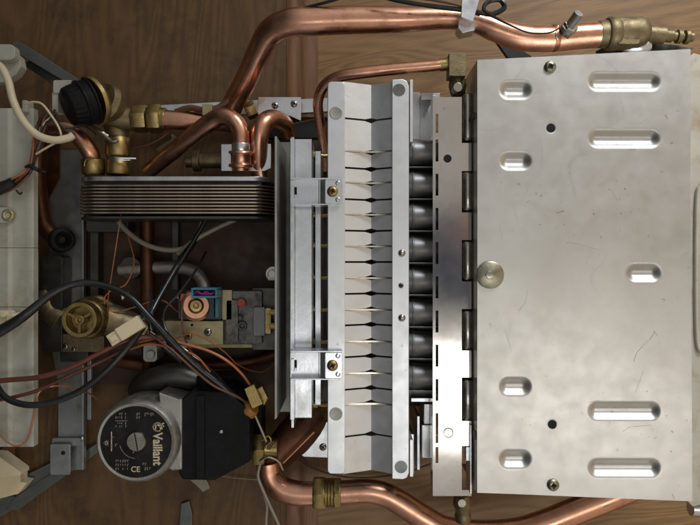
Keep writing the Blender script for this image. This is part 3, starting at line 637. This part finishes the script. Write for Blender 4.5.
for y in (253, 318): part(MB().upright(402, y, ZF, ZF + 3, 3.2, 20, prof=[(0, 4.2), (.3, 3.6), (.7, 2.6), (1, 1)]), 'pip', 'steel', SH, bevel=0)
part(MB().upright(401, 285.5, ZF, ZF + 1, 5, 24, prof=[(0, 5.6), (.6, 5.2), (.5, 3.4), (.3, 3)]), 'screw_recess', 'shield', SH, bevel=0)
screw(401, 285.5, ZF + .4, SH, 2.6, 1.5, 'dark_metal')

# polished strip --------------------------------------------------------
ZS = 172
b = MB()
slots = [(108 + 32.7 * k, 108 + 32.7 * k + 25) for k in range(10)]
slots = [(114, 133)] + [(133.5 + 34.2 * k + 6, 133.5 + 34.2 * k + 28) for k in range(9)] + [(435, 443), (447, 463)]
notch = [(92, 143), (171, 212.5), (240, 281.5), (309, 350.5), (377.5, 421)]
def strip_piece(x0, x1, y0, y1): b.box(x0, y0, x1, y1, ZS, ZS - 1.6)
strip_piece(432.8, 435.6, 97, 496)
p = 97
for s0, s1 in slots:
    strip_piece(435.6, 438.4, p, s0); p = s1
strip_piece(435.6, 438.4, p, 496)
strip_piece(438.4, 461.8, 97, 496)
p = 143
for s0, s1 in notch[1:] + [(446, 490)]:
    strip_piece(461.8, 471.5, p, s0); p = s1
strip_piece(461.8, 471.5, 490, 496)
b2 = MB(); b2.v, b2.f, b2.m = b.v, b.f, b.m
bm_o = part(b2, 'polished_strip', 'chrome', label='mirror polished stainless strip with slots', bevel=0)
ST = bm_o
part(MB().box(432.8, 97, 434.2, 496, ZS - 1.8, ZS - 22), 'strip_flange', 'chrome', ST, bevel=0)
part(MB().box(466, 447, 470.5, 461, ZS - .6, ZS - 10).box(470, 425, 471.8, 494, ZS + 4, ZS - 20), 'strip_tab', 'zinc', ST, bevel=.4)
part(MB().upright(447.6, 158.5, ZS - 3, ZS + .5, 4.2, 24), 'round_hole', 'hole', ST, bevel=0)
part(MB().upright(448.5, 433, ZS - 1, ZS + 1, 5, 24, prof=[(0, 5.8), (.7, 5.4), (.6, 4.2), (.3, 4), (.3, .1)]), 'round_hole', 'steel', ST, bevel=0)
for i, (s0, s1) in enumerate(notch):
    part(MB().lathe((467.3, s0 + 1, ZS - 3.2), (467.3, s1 - 1, ZS - 3.2), [(0, 2), (.03, 5.2), (.08, 6.6), (.92, 6.6), (.97, 5.2), (1, 2)], 24), 'exchanger_bend', 'steel', bevel=0)
part(MB().box(461.5, 100, 476, 424, ZS - 16, ZS - 40), 'exchanger_wall', 'dark_metal')

# hood -----------------------------------------------------------------
ZC0, ZC1 = 196, 206
dimp = [(500, 531, 90), (500, 531, 161), (500, 531, 386.5), (500, 531, 459.5), (627, 661, 273), (589, 660, 81.5), (589, 660, 138.5), (589, 660, 411), (589, 660, 468)]
nx, ny = 190, 400
V = []; Fc = []; mi = []
def hz(px, py):
    h = 0.0
    for x0, x1, yc in dimp:
        r = 8.5; q = max(x0 + r, min(px, x1 - r)); d = math.hypot(px - q, py - yc)
        if d < 12.5:
            t = (d - 1.2) / 9.0; t = 0 if t < 0 else (1 if t > 1 else t)
            s = t * t * (3 - 2 * t); h = min(h, -5.2 * (1 - s))
    for x, y in ((551, 128), (552.5, 424.5)):
        d = math.hypot(px - x, py - y)
        if d < 5.5: h = min(h, -0.35 * min(1, (5.5 - d) / 1.5))
    return h
for j in range(ny + 1):
    v = j / ny
    for i in range(nx + 1):
        u = i / nx
        yt = 60 + (49 - 60) * u; yb = 493 + (501 - 493) * u
        x = 477.3 + (690.6 + v * 1.2 - 477.3) * u; y = yt + (yb - yt) * v
        z = ZC0 + (ZC1 - ZC0) * u
        warp = 0.8 * math.sin(u * 4 + 1) * math.sin(v * 5) + 0.16 * math.sin(u * 11 + 3 * v) * math.sin(v * 13 + 2 * u + 1)
        p = at(x, y, z); p.z += (hz(x, y) + warp) * .001
        V.append(p)
for j in range(ny):
    for i in range(nx):
        a = j * (nx + 1) + i; Fc.append([a, a + nx + 1, a + nx + 2, a + 1])
b = MB(); b.v = V
b.f = Fc
for f in Fc:
    c = (V[f[0]] + V[f[2]]) / 2; deep = 0
    X = c.x * 1000 * F / (DH - 200) + CX; Y = -c.y * 1000 * F / (DH - 200) + CY
    if min(math.hypot(X - 551, Y - 128), math.hypot(X - 552.5, Y - 424.5)) < 7 and c.z * 1000 < 196: deep = 1
    b.m.append(0)
# side walls folded down
def edge(idx, depth):
    o0 = len(b.v); n = len(idx)
    b.v += [Vector((V[k].x, V[k].y, V[k].z - depth * .001)) for k in idx]
    for q in range(n - 1): b.f.append([idx[q], idx[q + 1], o0 + q + 1, o0 + q]); b.m.append(0)
edge([j * (nx + 1) for j in range(ny + 1)], 62)
edge([i for i in range(nx + 1)], 95); edge([ny * (nx + 1) + i for i in range(nx + 1)], 95); edge([j * (nx + 1) + nx for j in range(ny + 1)], 3)
HD = part(b, 'hood', ['alu', 'hole'], label='large satin metal hood with pressed grooves', bevel=0, sharp=50)
for x_, y_ in ((551, 128), (552.5, 424.5)): zz_ = min(V, key=lambda p: (p.x - at(x_, y_, 199.5).x) ** 2 + (p.y - at(x_, y_, 199.5).y) ** 2).z * 1000 + 0.35; part(MB().upright(x_, y_, zz_ - 2, zz_, 4.5, 32), 'round_hole', 'hole', HD, bevel=0)
screw(550, 67, 199.5, HD, 6, 3, 'screwgrey'); screw(553, 485, 199.5, HD, 6, 3, 'screwgrey')
o = part(MB().upright(490.5, 275, 197, 200, 13.6, 48, prof=[(0, 13.8), (.85, 13.7), (1, 13.1)]), 'washer', 'screwgrey', HD, bevel=0)
o = part(MB().upright(490.5, 275, 200, 204, 4, 6, prof=[(0, 4.6), (.25, 4.2), (.35, 2.6), (.3, .1)]), 'screw_head', 'steel', HD, bevel=0)
part(MB().box(474, 112, 478, 118, 190, 180), 'hood_clip', 'dark_metal', HD); part(MB().box(475, 432, 479, 440, 190, 180), 'hood_clip', 'dark_metal', HD)
def surf(px, py):
    q = at(px, py, 200); return min(V, key=lambda p: (p.x - q.x) ** 2 + (p.y - q.y) ** 2).z * 1000 + .05
rg2 = random.Random(5)
for run, wd in (([(632, 361), (635, 352), (641, 345), (648, 338), (653, 331)], .45), ([(651, 330), (655, 335)], .9), ([(566, 242), (578, 244), (588, 247), (599, 250)], .4),
            ([(621, 431), (628, 426), (638, 425), (649, 424)], .6), ([(588, 402), (598, 400), (612, 404)], .5), ([(556, 213), (564, 211)], .9), ([(528, 290), (526, 302), (518, 312)], .35),
            ([(610, 190), (616, 201)], .4), ([(500, 225), (503, 238)], .35), ([(642, 370), (634, 392)], .3), ([(672, 497), (669, 492)], .8), ([(506, 330), (512, 352)], .3)):
    b = MB(); pr = None
    for x_, y_ in run:
        x_ += rg2.uniform(-.5, .5); q = at(x_, y_, 200); q.z = surf(x_, y_) * .001
        if pr:
            d = (q - pr).normalized(); w_ = Vector((-d.y, d.x, 0)) * wd * .0005 * rg2.uniform(.5, 1.2)
            b.add([pr + w_, q + w_, q - w_, pr - w_], [[0, 1, 2, 3]])
        pr = q
    part(b, 'scratch', 'scratchgrey', HD, bevel=0)
# flue side panel beyond the hood
b = MB().prism([(686, 60), (694, 53), (716, 60), (760, 60), (760, 505), (700, 505), (693, 507), (686, 500)], 202, 120)
o = part(b, 'flue_collar', 'scale', label='stained beige metal panel at the right edge')
part(MB().tube([(712, 180, 203), (701, 186, 203), (697, 200, 203), (696, 262, 203), (697, 340, 203), (704, 352, 203), (716, 356, 203)], 2.4, 14), 'pressed_ridge', 'scale', o, bevel=0)
part(MB().prism([(698, 200), (730, 186), (730, 352), (699, 340)], 204, 202), 'pressed_panel', 'scale', o, bevel=1)
part(MB().lathe((690, 508, 170), (716, 508, 170), [(0, 8), (.5, 9), (1, 8)], 20), 'panel_tab', 'zinc', o)

# ------------------------------------------------------------------ swung-out control tray (own thing)
CT = empty('control_box', 16, 250, 60)
tag(CT, 'off white plastic control box standing along the left edge of the photo', 'control box')
def cpart(b, name, m, label=None, bevel=.8):
    o = b.build(name, m, CT, bevel)
    if label: o['label'] = label
    return o
b = MB()
sect = [(-60, 116), (-20, 118), (-6, 119), (0, 119), (8, 120), (12, 117), (20, 116.5), (26, 119), (31, 120), (33.5, 119.5)]
for (ya, yb, dz) in ((108, 247.85, 0), (248.1, 307.0, .4), (307.2, 447, 0)):
    tp = [[at(x, yy, z + dz) for x, z in sect] for yy in (ya, yb)]
    v = tp[0] + tp[1] + [Vector((p.x, p.y, .108)) for p in tp[0]] + [Vector((p.x, p.y, .108)) for p in tp[1]]; n = len(sect)
    f = [[i, i + n, i + n + 1, i + 1] for i in range(n - 1)] + [[2 * n + i, 2 * n + i + 1, 3 * n + i + 1, 3 * n + i] for i in range(n - 1)]
    f += [[i, i + 1, 2 * n + i + 1, 2 * n + i] for i in range(n - 1)] + [[n + i + 1, n + i, 3 * n + i, 3 * n + i + 1] for i in range(n - 1)] + [[n - 1, 2 * n - 1, 4 * n - 1, 3 * n - 1], [0, 2 * n, 3 * n, n]]
    b.add(v, f)
cpart(b, 'casing', 'white')
cpart(MB().prism([(-30, 44), (8, 46), (19, 56), (21, 66), (16, 74), (4, 82), (-30, 84)], 106, 92), 'casing_corner', 'white'); cpart(MB().rbox(-30, 44, 15, 60, 118, 106.5, 6), 'corner_clip', 'white')
cpart(MB().rbox(22, 100, 27, 112, 126, 110, 1), 'end_rib', 'white')
o = cpart(MB().rbox(-14, 207, 13, 223, 124, 117, 7), 'fixing_boss', 'white')
cpart(MB().upright(7, 215, 120, 126, 6, 20, prof=[(0, 7), (.8, 7), (1, 5), (.8, 3), (.5, 3)]), 'fixing_screw', 'olive')
o = cpart(MB().rbox(-16, 311, 8, 328, 136, 119, 3), 'plug_socket', 'cream')
cpart(MB().upright(11, 320, 120, 138, 6.4, 20, prof=[(0, 7.2), (.85, 7.2), (1, 5.5)]).upright(3, 315, 120, 139, 3), 'socket_cap', 'cream')

# plastic foot at lower left
PF = empty('plastic_bracket', 0, 475, 0); tag(PF, 'cream white plastic bracket lying on the wood at the lower left corner', 'bracket')
MB().prism([(-40, 458), (-4, 460), (20, 474), (20, 482), (27, 483), (18, 494), (-5, 500), (-40, 500)], 34, 14).build('bracket_base', 'cream', PF, 1.0)
MB().prism([(-40, 452), (-2, 456), (20, 472), (20, 476), (-40, 482)], 58, 34.5).build('bracket_wall', 'cream', PF, 1.0)
MB().prism([(-40, 500), (14, 496), (18, 506), (2, 516), (-40, 524)], 12, 3).build('bracket_plate', 'grey_metal', PF, 1.0)
tag(MB().prism([(181, 504), (189, 501), (192, 514), (192, 540), (178, 540)], 8, 5).build('metal_tab', 'grey_metal', None, .6), 'small dull grey metal tab on the wood at the bottom edge', 'metal tab')
tag(MB().prism([(190, 480), (206, 479), (210, 488), (203, 492), (196, 485)], 6, 4).build('plastic_scrap', 'greycable', None, .3), 'small pale scrap on the wood below the black pump box', 'scrap')
tag(MB().rbox(2, 448, 13, 476, 9, 4, 1).build('wooden_block', 'wood_red', None, .5), 'small reddish wooden block below the white control box', 'wooden block')

# ------------------------------------------------------------------ cables (own things)
def cable(name, label, m, pts, r, n=12, cat='cable', group=None):
    o = MB().tube(pts, r, n).build(name, m, None, 0); tag(o, label, cat, group); return o
cable('power_cable', 'thick black cable looping from the control box over the brass port to the pump', 'cable',
      [(-30, 346, 150), (0, 331, 148), (24, 316, 150), (52, 294, 140), (80, 283, 132), (106, 286, 130), (130, 297, 132), (152, 320, 132), (176, 346, 128), (200, 369, 122), (222, 386, 118), (240, 402, 110)],
      [6.5, 6, 5, 3.8, 3.4, 3.2, 3.3, 3.6, 3.8, 3.8, 3.6, 3.2])
cable('black_cable', 'black cable making a wide loop low over the white control box', 'cable',
      [(200, 234, 60), (180, 262, 76), (160, 296, 100), (146, 322, 120), (128, 347, 134), (106, 371, 140), (80, 391, 142), (52, 402, 144), (28, 405, 146), (8, 399, 144), (-2, 388, 138), (-8, 372, 130)], 3.3)
cable('red_cable', 'dark red cable running from the control box towards the gas valve', 'red',
      [(-20, 383, 142), (8, 380, 142), (40, 377, 142), (70, 368, 140), (98, 354, 136), (124, 342, 130), (146, 337, 124), (166, 339, 116), (182, 345, 106)], 2.6)
cable('brown_cable', 'thin brown cable crossing just below the dark red one', 'red',
      [(-16, 403, 136), (14, 397, 138), (36, 391, 136), (58, 381, 132), (80, 371, 126), (100, 362, 120), (130, 346, 112)], 1.9)
cable('copper_wire', 'bright copper coloured wire arching over the pump to the ignition electrode', 'orange',
      [(140, 342, 118), (160, 338, 122), (184, 344, 124), (206, 350, 124), (226, 360, 122), (242, 374, 118), (252, 388, 114)], 1.5, 10, 'wire')
cable('orange_wire', 'thin orange wire hanging over the lower end of the control box', 'orange',
      [(-8, 425, 126), (4, 439, 128), (16, 446, 128), (27, 440, 126), (33, 420, 124), (36, 400, 118), (42, 390, 110), (56, 386, 100), (74, 388, 80), (90, 394, 40), (98, 400, 20)], .9, 8, 'wire')
cable('hanging_wire', 'very thin copper wire hanging straight down from the exchanger', 'orange',
      [(121, 214, 96), (117, 240, 94), (112, 272, 90), (108, 300, 86), (108, 316, 70)], .55, 8, 'wire')
cable('white_cable', 'thick cream cable curving down from the top of the control box', 'creamcable',
      [(-14, 60, 140), (0, 66, 144), (8, 80, 146), (13, 100, 148), (22, 119, 150), (36, 134, 150), (53, 140, 148), (68, 138, 144), (73, 135, 142)], 3.8)
cable('cream_wire', 'thin cream wire arching over the black actuator side', 'creamcable',
      [(24, 104, 132), (33, 102, 136), (42, 104, 140), (51, 115, 142), (58, 126, 142), (61, 135, 140), (58, 141, 138), (46, 148, 136), (36, 154, 134)], 1.1, 8, 'wire')
cable('grey_cable', 'dull grey cable sagging in a curve below the heat exchanger', 'greycable',
      [(114, 212, 50), (122, 226, 52), (138, 240, 54), (156, 248, 56), (174, 250, 58), (188, 246, 60), (197, 236, 60), (204, 218, 56)], 2.6)
cable('grey_cable', 'short grey cable slanting up to the right below the heat exchanger', 'greycable',
      [(178, 254, 58), (192, 242, 66), (215, 229, 66), (246, 215, 60)], 2.3)
cable('valve_wire', 'thin red wire dropping beside the gas valve coil', 'red',
      [(194, 291, 104), (186, 294, 104), (182, 308, 100), (183, 330, 98), (190, 350, 100), (204, 366, 104), (216, 378, 106)], 1.1, 8, 'wire')
cable('pump_cable', 'slim black cable running beside the copper coloured wire to the pump', 'cable',
      [(150, 332, 108), (176, 352, 106), (200, 372, 104), (216, 388, 100)], 2.4)
cable('bottom_cable', 'pale grey cable hanging off the bottom edge below the copper elbow', 'greycable',
      [(260, 464, 108), (258, 476, 112), (262, 488, 112), (270, 506, 108), (284, 536, 100)], 1.5, 10)
cable('bottom_cable', 'straight pale cable dropping to the bottom edge, left of its twin', 'greycable',
      [(264, 494, 106), (267, 506, 104), (266, 522, 100), (266, 545, 96)], 1.5, 10)
cable('sensor_wire', 'black wire lying along the top of the thick copper pipe', 'cable',
      [(296, 10, 150), (320, 4, 160), (345, -3, 166)], 1.6, 8, 'wire')
cable('sensor_wire', 'pair of black wires entering from the top edge to the pipe clip', 'cable',
      [(372, -6, 172), (400, 1, 176), (430, 6, 178), (462, 10, 178), (480, 14, 176)], 2.4, 8, 'wire')
cable('sensor_wire', 'looped black wire right of the pipe clip', 'cable',
      [(478, 12, 178), (492, 14, 178), (504, 8, 178), (500, 0, 178), (488, 2, 178), (484, 10, 180), (496, 18, 180), (512, 26, 178), (530, 33, 174), (548, 33, 172), (560, 28, 172)], [2.9, 2.7, 2.7, 2.6, 2.4, 1.9, 1.3, 1, .9, .9, .9], 8, 'wire')
cable('sensor_wire', 'brown wire beside the black pair above the thick copper pipe', 'brownwire',
      [(384, -8, 176), (410, -3, 178), (440, 1, 180), (470, 8, 180), (484, 12, 178)], 1.6, 8, 'wire')
cable('earth_wire', 'thin brown wire strung between the zinc bracket and the thin copper tube', 'brownwire',
      [(284, 126, 60), (304, 122, 66), (326, 117, 74)], 1.2, 8, 'wire')
cable('earth_wire', 'thin yellowish wire lying on the wood below the pump', 'olive',
      [(196, 476, 14), (214, 475, 12), (236, 478, 12), (262, 480, 12)], .5, 8, 'wire')
cable('brown_wire', 'thin brown wire slanting from the valve down to the copper pipe', 'brownwire',
      [(133, 148, 60), (150, 144, 64), (164, 136, 66), (172, 128, 60)], .9, 8, 'wire')
cable('black_cable', 'black cable dropping steeply from the exchanger past the dull vertical pipe', 'cable',
      [(208, 216, 66), (192, 244, 72), (172, 276, 84), (156, 304, 96), (150, 326, 104), (160, 344, 110), (182, 362, 112)], 2.2)
cable('thin_black_wire', 'thin black wire crossing the gas valve corner towards the pump gland', 'cable',
      [(206, 252, 60), (196, 270, 80), (180, 292, 96), (164, 312, 104), (168, 334, 110), (188, 352, 112), (206, 366, 110), (222, 380, 104), (230, 398, 96)], 1.3, 8, 'wire')
cable('brown_wire', 'thin brown wire hugging the thick black cable above the pump box', 'brownwire',
      [(150, 334, 126), (172, 350, 132), (194, 370, 130), (214, 386, 124), (236, 396, 116), (248, 404, 112)], 1.2, 8, 'wire')
cable('copper_wire', 'second copper coloured wire just under the bright arching one', 'orange',
      [(128, 350, 118), (150, 344, 122), (178, 350, 122), (196, 356, 120), (210, 372, 114)], 1.2, 8, 'wire')
cable('thin_black_wire', 'thin black wire curling above the copper elbow at the upper left', 'cable',
      [(56, 116, 130), (60, 126, 134), (70, 128, 130), (84, 126, 118), (96, 134, 100)], 1.3, 8, 'wire')
cable('capillary_tube', 'fine copper capillary looping low beside the dull vertical pipe', 'orange',
      [(128, 236, 50), (134, 262, 56), (126, 284, 60), (112, 290, 62), (104, 300, 62), (112, 312, 62), (132, 308, 60), (160, 300, 60), (178, 312, 62)], .7, 8, 'tube')
cable('capillary_tube', 'fine copper capillary bowing right above the pump box', 'orange',
      [(176, 338, 100), (196, 334, 104), (222, 350, 100), (240, 366, 90), (262, 372, 70), (276, 362, 50)], .7, 8, 'tube')
# wire loom beside the box
WL = empty('wire_loom', 36, 160, 120); tag(WL, 'bundle of red, orange and black wires beside the control box, tied with a black tie', 'wire bundle')
base = [(52, 112, 124), (42, 124, 128), (37, 142, 130), (33, 160, 130), (28, 172, 132), (14, 183, 132), (0, 190, 130), (-20, 195, 128)]
for k in range(9):
    m = ['orange', 'red', 'brownwire', 'cable', 'orange', 'creamcable', 'cable', 'cable', 'brownwire'][k]
    a = random.uniform(0, 6.28)
    pts = [(x + 4.2 * math.cos(a + i * .5) * (.55 if i in (3, 4) else 1), y + 3.6 * math.sin(a + i * .6) * (.55 if i in (3, 4) else 1), z + 2.5 * math.sin(a * 2 + i)) for i, (x, y, z) in enumerate(base)]
    MB().tube(pts, 1.15, 8).build('wire', m, WL, 0)
MB().tube([(14, 182, 132), (4, 187, 132), (-20, 194, 132)], [5.5, 6.2, 6.5], 12).build('sleeve', 'blackmatt', WL, 0)
MB().tube([(26, 167, 132), (30, 166, 138), (36, 169, 139), (40, 171, 132), (46, 172, 128)], [1.6, 2.2, 2.2, 1.8, 1], 8).build('cable_tie', 'blackmatt', WL, 0)
MB().tube([(16, 190, 134), (20, 194, 134), (22, 192, 134)], .9, 8).build('tie_tail', 'blackmatt', WL, 0)
# white in-line connector
CN = empty('cable_connector', 125, 331, 120); tag(CN, 'cream plastic in-line connector lying diagonally beside the brass port', 'connector')
def orect(cx, cy, l, w, a):
    u = (math.cos(a), math.sin(a)); v = (-u[1], u[0])
    return [(cx + sx * l / 2 * u[0] + sy * w / 2 * v[0], cy + sx * l / 2 * u[1] + sy * w / 2 * v[1]) for sx, sy in ((-1, -1), (1, -1), (1, 1), (-1, 1))]
A = R(-32)
MB().prism(orect(129, 328.5, 26, 14, A), 140, 124).build('connector_socket', 'cream', CN, .8)
MB().prism(orect(113.5, 338.5, 11, 12.5, A), 137.5, 125).prism(orect(113, 338.5, 7, 6, A), 139.5, 137.4).build('connector_plug', 'cream', CN, .8)
for k, m in enumerate(('cable', 'blue', 'red')):
    MB().tube([(138, 320 + k * 3, 132), (146, 314 + k * 3, 128), (152, 306 + k * 4, 118), (150, 290 + 5 * k, 100)], 1.1, 8).build('lead', m, CN, 0)
o = MB().prism([(120, 290), (128, 292), (122, 300)], 122, 118).build('cable_marker', 'cream', None, .3); tag(o, 'tiny white triangular marker near the black cable loop', 'marker')

# ------------------------------------------------------------------ light: room windows and ceiling
w = bpy.data.worlds.new('World'); sc.world = w; w.use_nodes = True
nt = w.node_tree; bg = nt.nodes['Background']
tc = nt.nodes.new('ShaderNodeTexCoord'); sp = nt.nodes.new('ShaderNodeSeparateXYZ'); nt.links.new(tc.outputs['Generated'], sp.inputs[0])
mr = nt.nodes.new('ShaderNodeMapRange'); mr.inputs[1].default_value = -1; mr.inputs[2].default_value = 1; mr.inputs[3].default_value = 0.0; mr.inputs[4].default_value = 1.0
nt.links.new(sp.outputs[0], mr.inputs[0])
rp = nt.nodes.new('ShaderNodeValToRGB'); rp.color_ramp.interpolation = 'EASE'
for k, (p, c) in enumerate(((0.08, (0.03, 0.026, 0.018, 1)), (0.27, (0.125, 0.12, 0.11, 1)), (0.50, (0.74, 0.73, 0.70, 1)), (0.64, (0.56, 0.49, 0.41, 1)), (0.9, (0.86, 0.70, 0.50, 1)))):
    e = rp.color_ramp.elements[k] if k < 2 else rp.color_ramp.elements.new(p)
    e.position = p; e.color = c
nt.links.new(mr.outputs[0], rp.inputs[0])
# soft unevenness of the room overhead (walls, ceiling, shelves) and the dark clothing and hand of whoever stands there
nz = nt.nodes.new('ShaderNodeTexNoise'); nz.inputs['Scale'].default_value = 3.2; nz.inputs['Detail'].default_value = 2
nt.links.new(tc.outputs['Generated'], nz.inputs['Vector'])
nr_ = nt.nodes.new('ShaderNodeMapRange'); nr_.inputs[1].default_value = 0.3; nr_.inputs[2].default_value = 0.7; nr_.inputs[3].default_value = 0.62; nr_.inputs[4].default_value = 1.3
nt.links.new(nz.outputs['Fac'], nr_.inputs[0])
mm_ = nt.nodes.new('ShaderNodeVectorMath'); mm_.operation = 'SCALE'; nt.links.new(rp.outputs[0], mm_.inputs[0]); nt.links.new(nr_.outputs[0], mm_.inputs['Scale'])
cur = mm_.outputs[0]
for cen, rad, colr in (((0.155, -0.005, 0.985), 0.075, (0.045, 0.06, 0.095, 1)), ((0.20, 0.05, 0.978), 0.035, (0.42, 0.24, 0.2, 1))):
    dd = nt.nodes.new('ShaderNodeVectorMath'); dd.operation = 'DISTANCE'; nt.links.new(tc.outputs['Generated'], dd.inputs[0]); dd.inputs[1].default_value = cen
    nn = nt.nodes.new('ShaderNodeMath'); nn.operation = 'MULTIPLY_ADD'; nt.links.new(nz.outputs['Fac'], nn.inputs[0]); nn.inputs[1].default_value = 0.08; nt.links.new(dd.outputs['Value'], nn.inputs[2])
    fr_ = nt.nodes.new('ShaderNodeMapRange'); nt.links.new(nn.outputs[0], fr_.inputs[0]); fr_.inputs[1].default_value = rad + 0.05; fr_.inputs[2].default_value = rad + 0.03; fr_.inputs[3].default_value = 0; fr_.inputs[4].default_value = 1
    mx_ = nt.nodes.new('ShaderNodeMix'); mx_.data_type = 'RGBA'; nt.links.new(fr_.outputs[0], mx_.inputs[0]); nt.links.new(cur, mx_.inputs[6]); mx_.inputs[7].default_value = colr; cur = mx_.outputs[2]
nt.links.new(cur, bg.inputs[0]); bg.inputs[1].default_value = 0.70
def area(name, loc, target, sx, sy, power, col, spread=180):
    l = bpy.data.lights.new(name, 'AREA'); l.shape = 'RECTANGLE'; l.size = sx; l.size_y = sy; l.energy = power; l.color = col; l.spread = R(spread)
    o = bpy.data.objects.new(name, l); COL.objects.link(o); o.location = loc
    o.rotation_euler = (Vector(target) - Vector(loc)).to_track_quat('-Z', 'Y').to_euler(); return o
area('window_light', (0.75, 1.25, 0.95), (0.42, 0.0, 0.1), 0.6, 0.4, 3.2, (0.93, 0.96, 1.0), 66)
o = area('ceiling_light', (0.36, -0.40, 1.42), (0.36, -0.40, 0), 1.0, 0.31, 0.78, (1.0, 0.97, 0.92), 84)
o.rotation_euler = (0, R(10), 0)

cam = bpy.data.cameras.new('camera'); co = bpy.data.objects.new('camera', cam); COL.objects.link(co)
co.location = (0, 0, DH * .001); co.rotation_euler = (0, 0, 0)
cam.sensor_width = 36; cam.lens = 36 * F / 700; cam.clip_start = 0.01; cam.clip_end = 50
sc.camera = co
sc.view_settings.view_transform = 'Standard'; sc.view_settings.look = 'None'; sc.view_settings.exposure = 0; sc.view_settings.gamma = 1
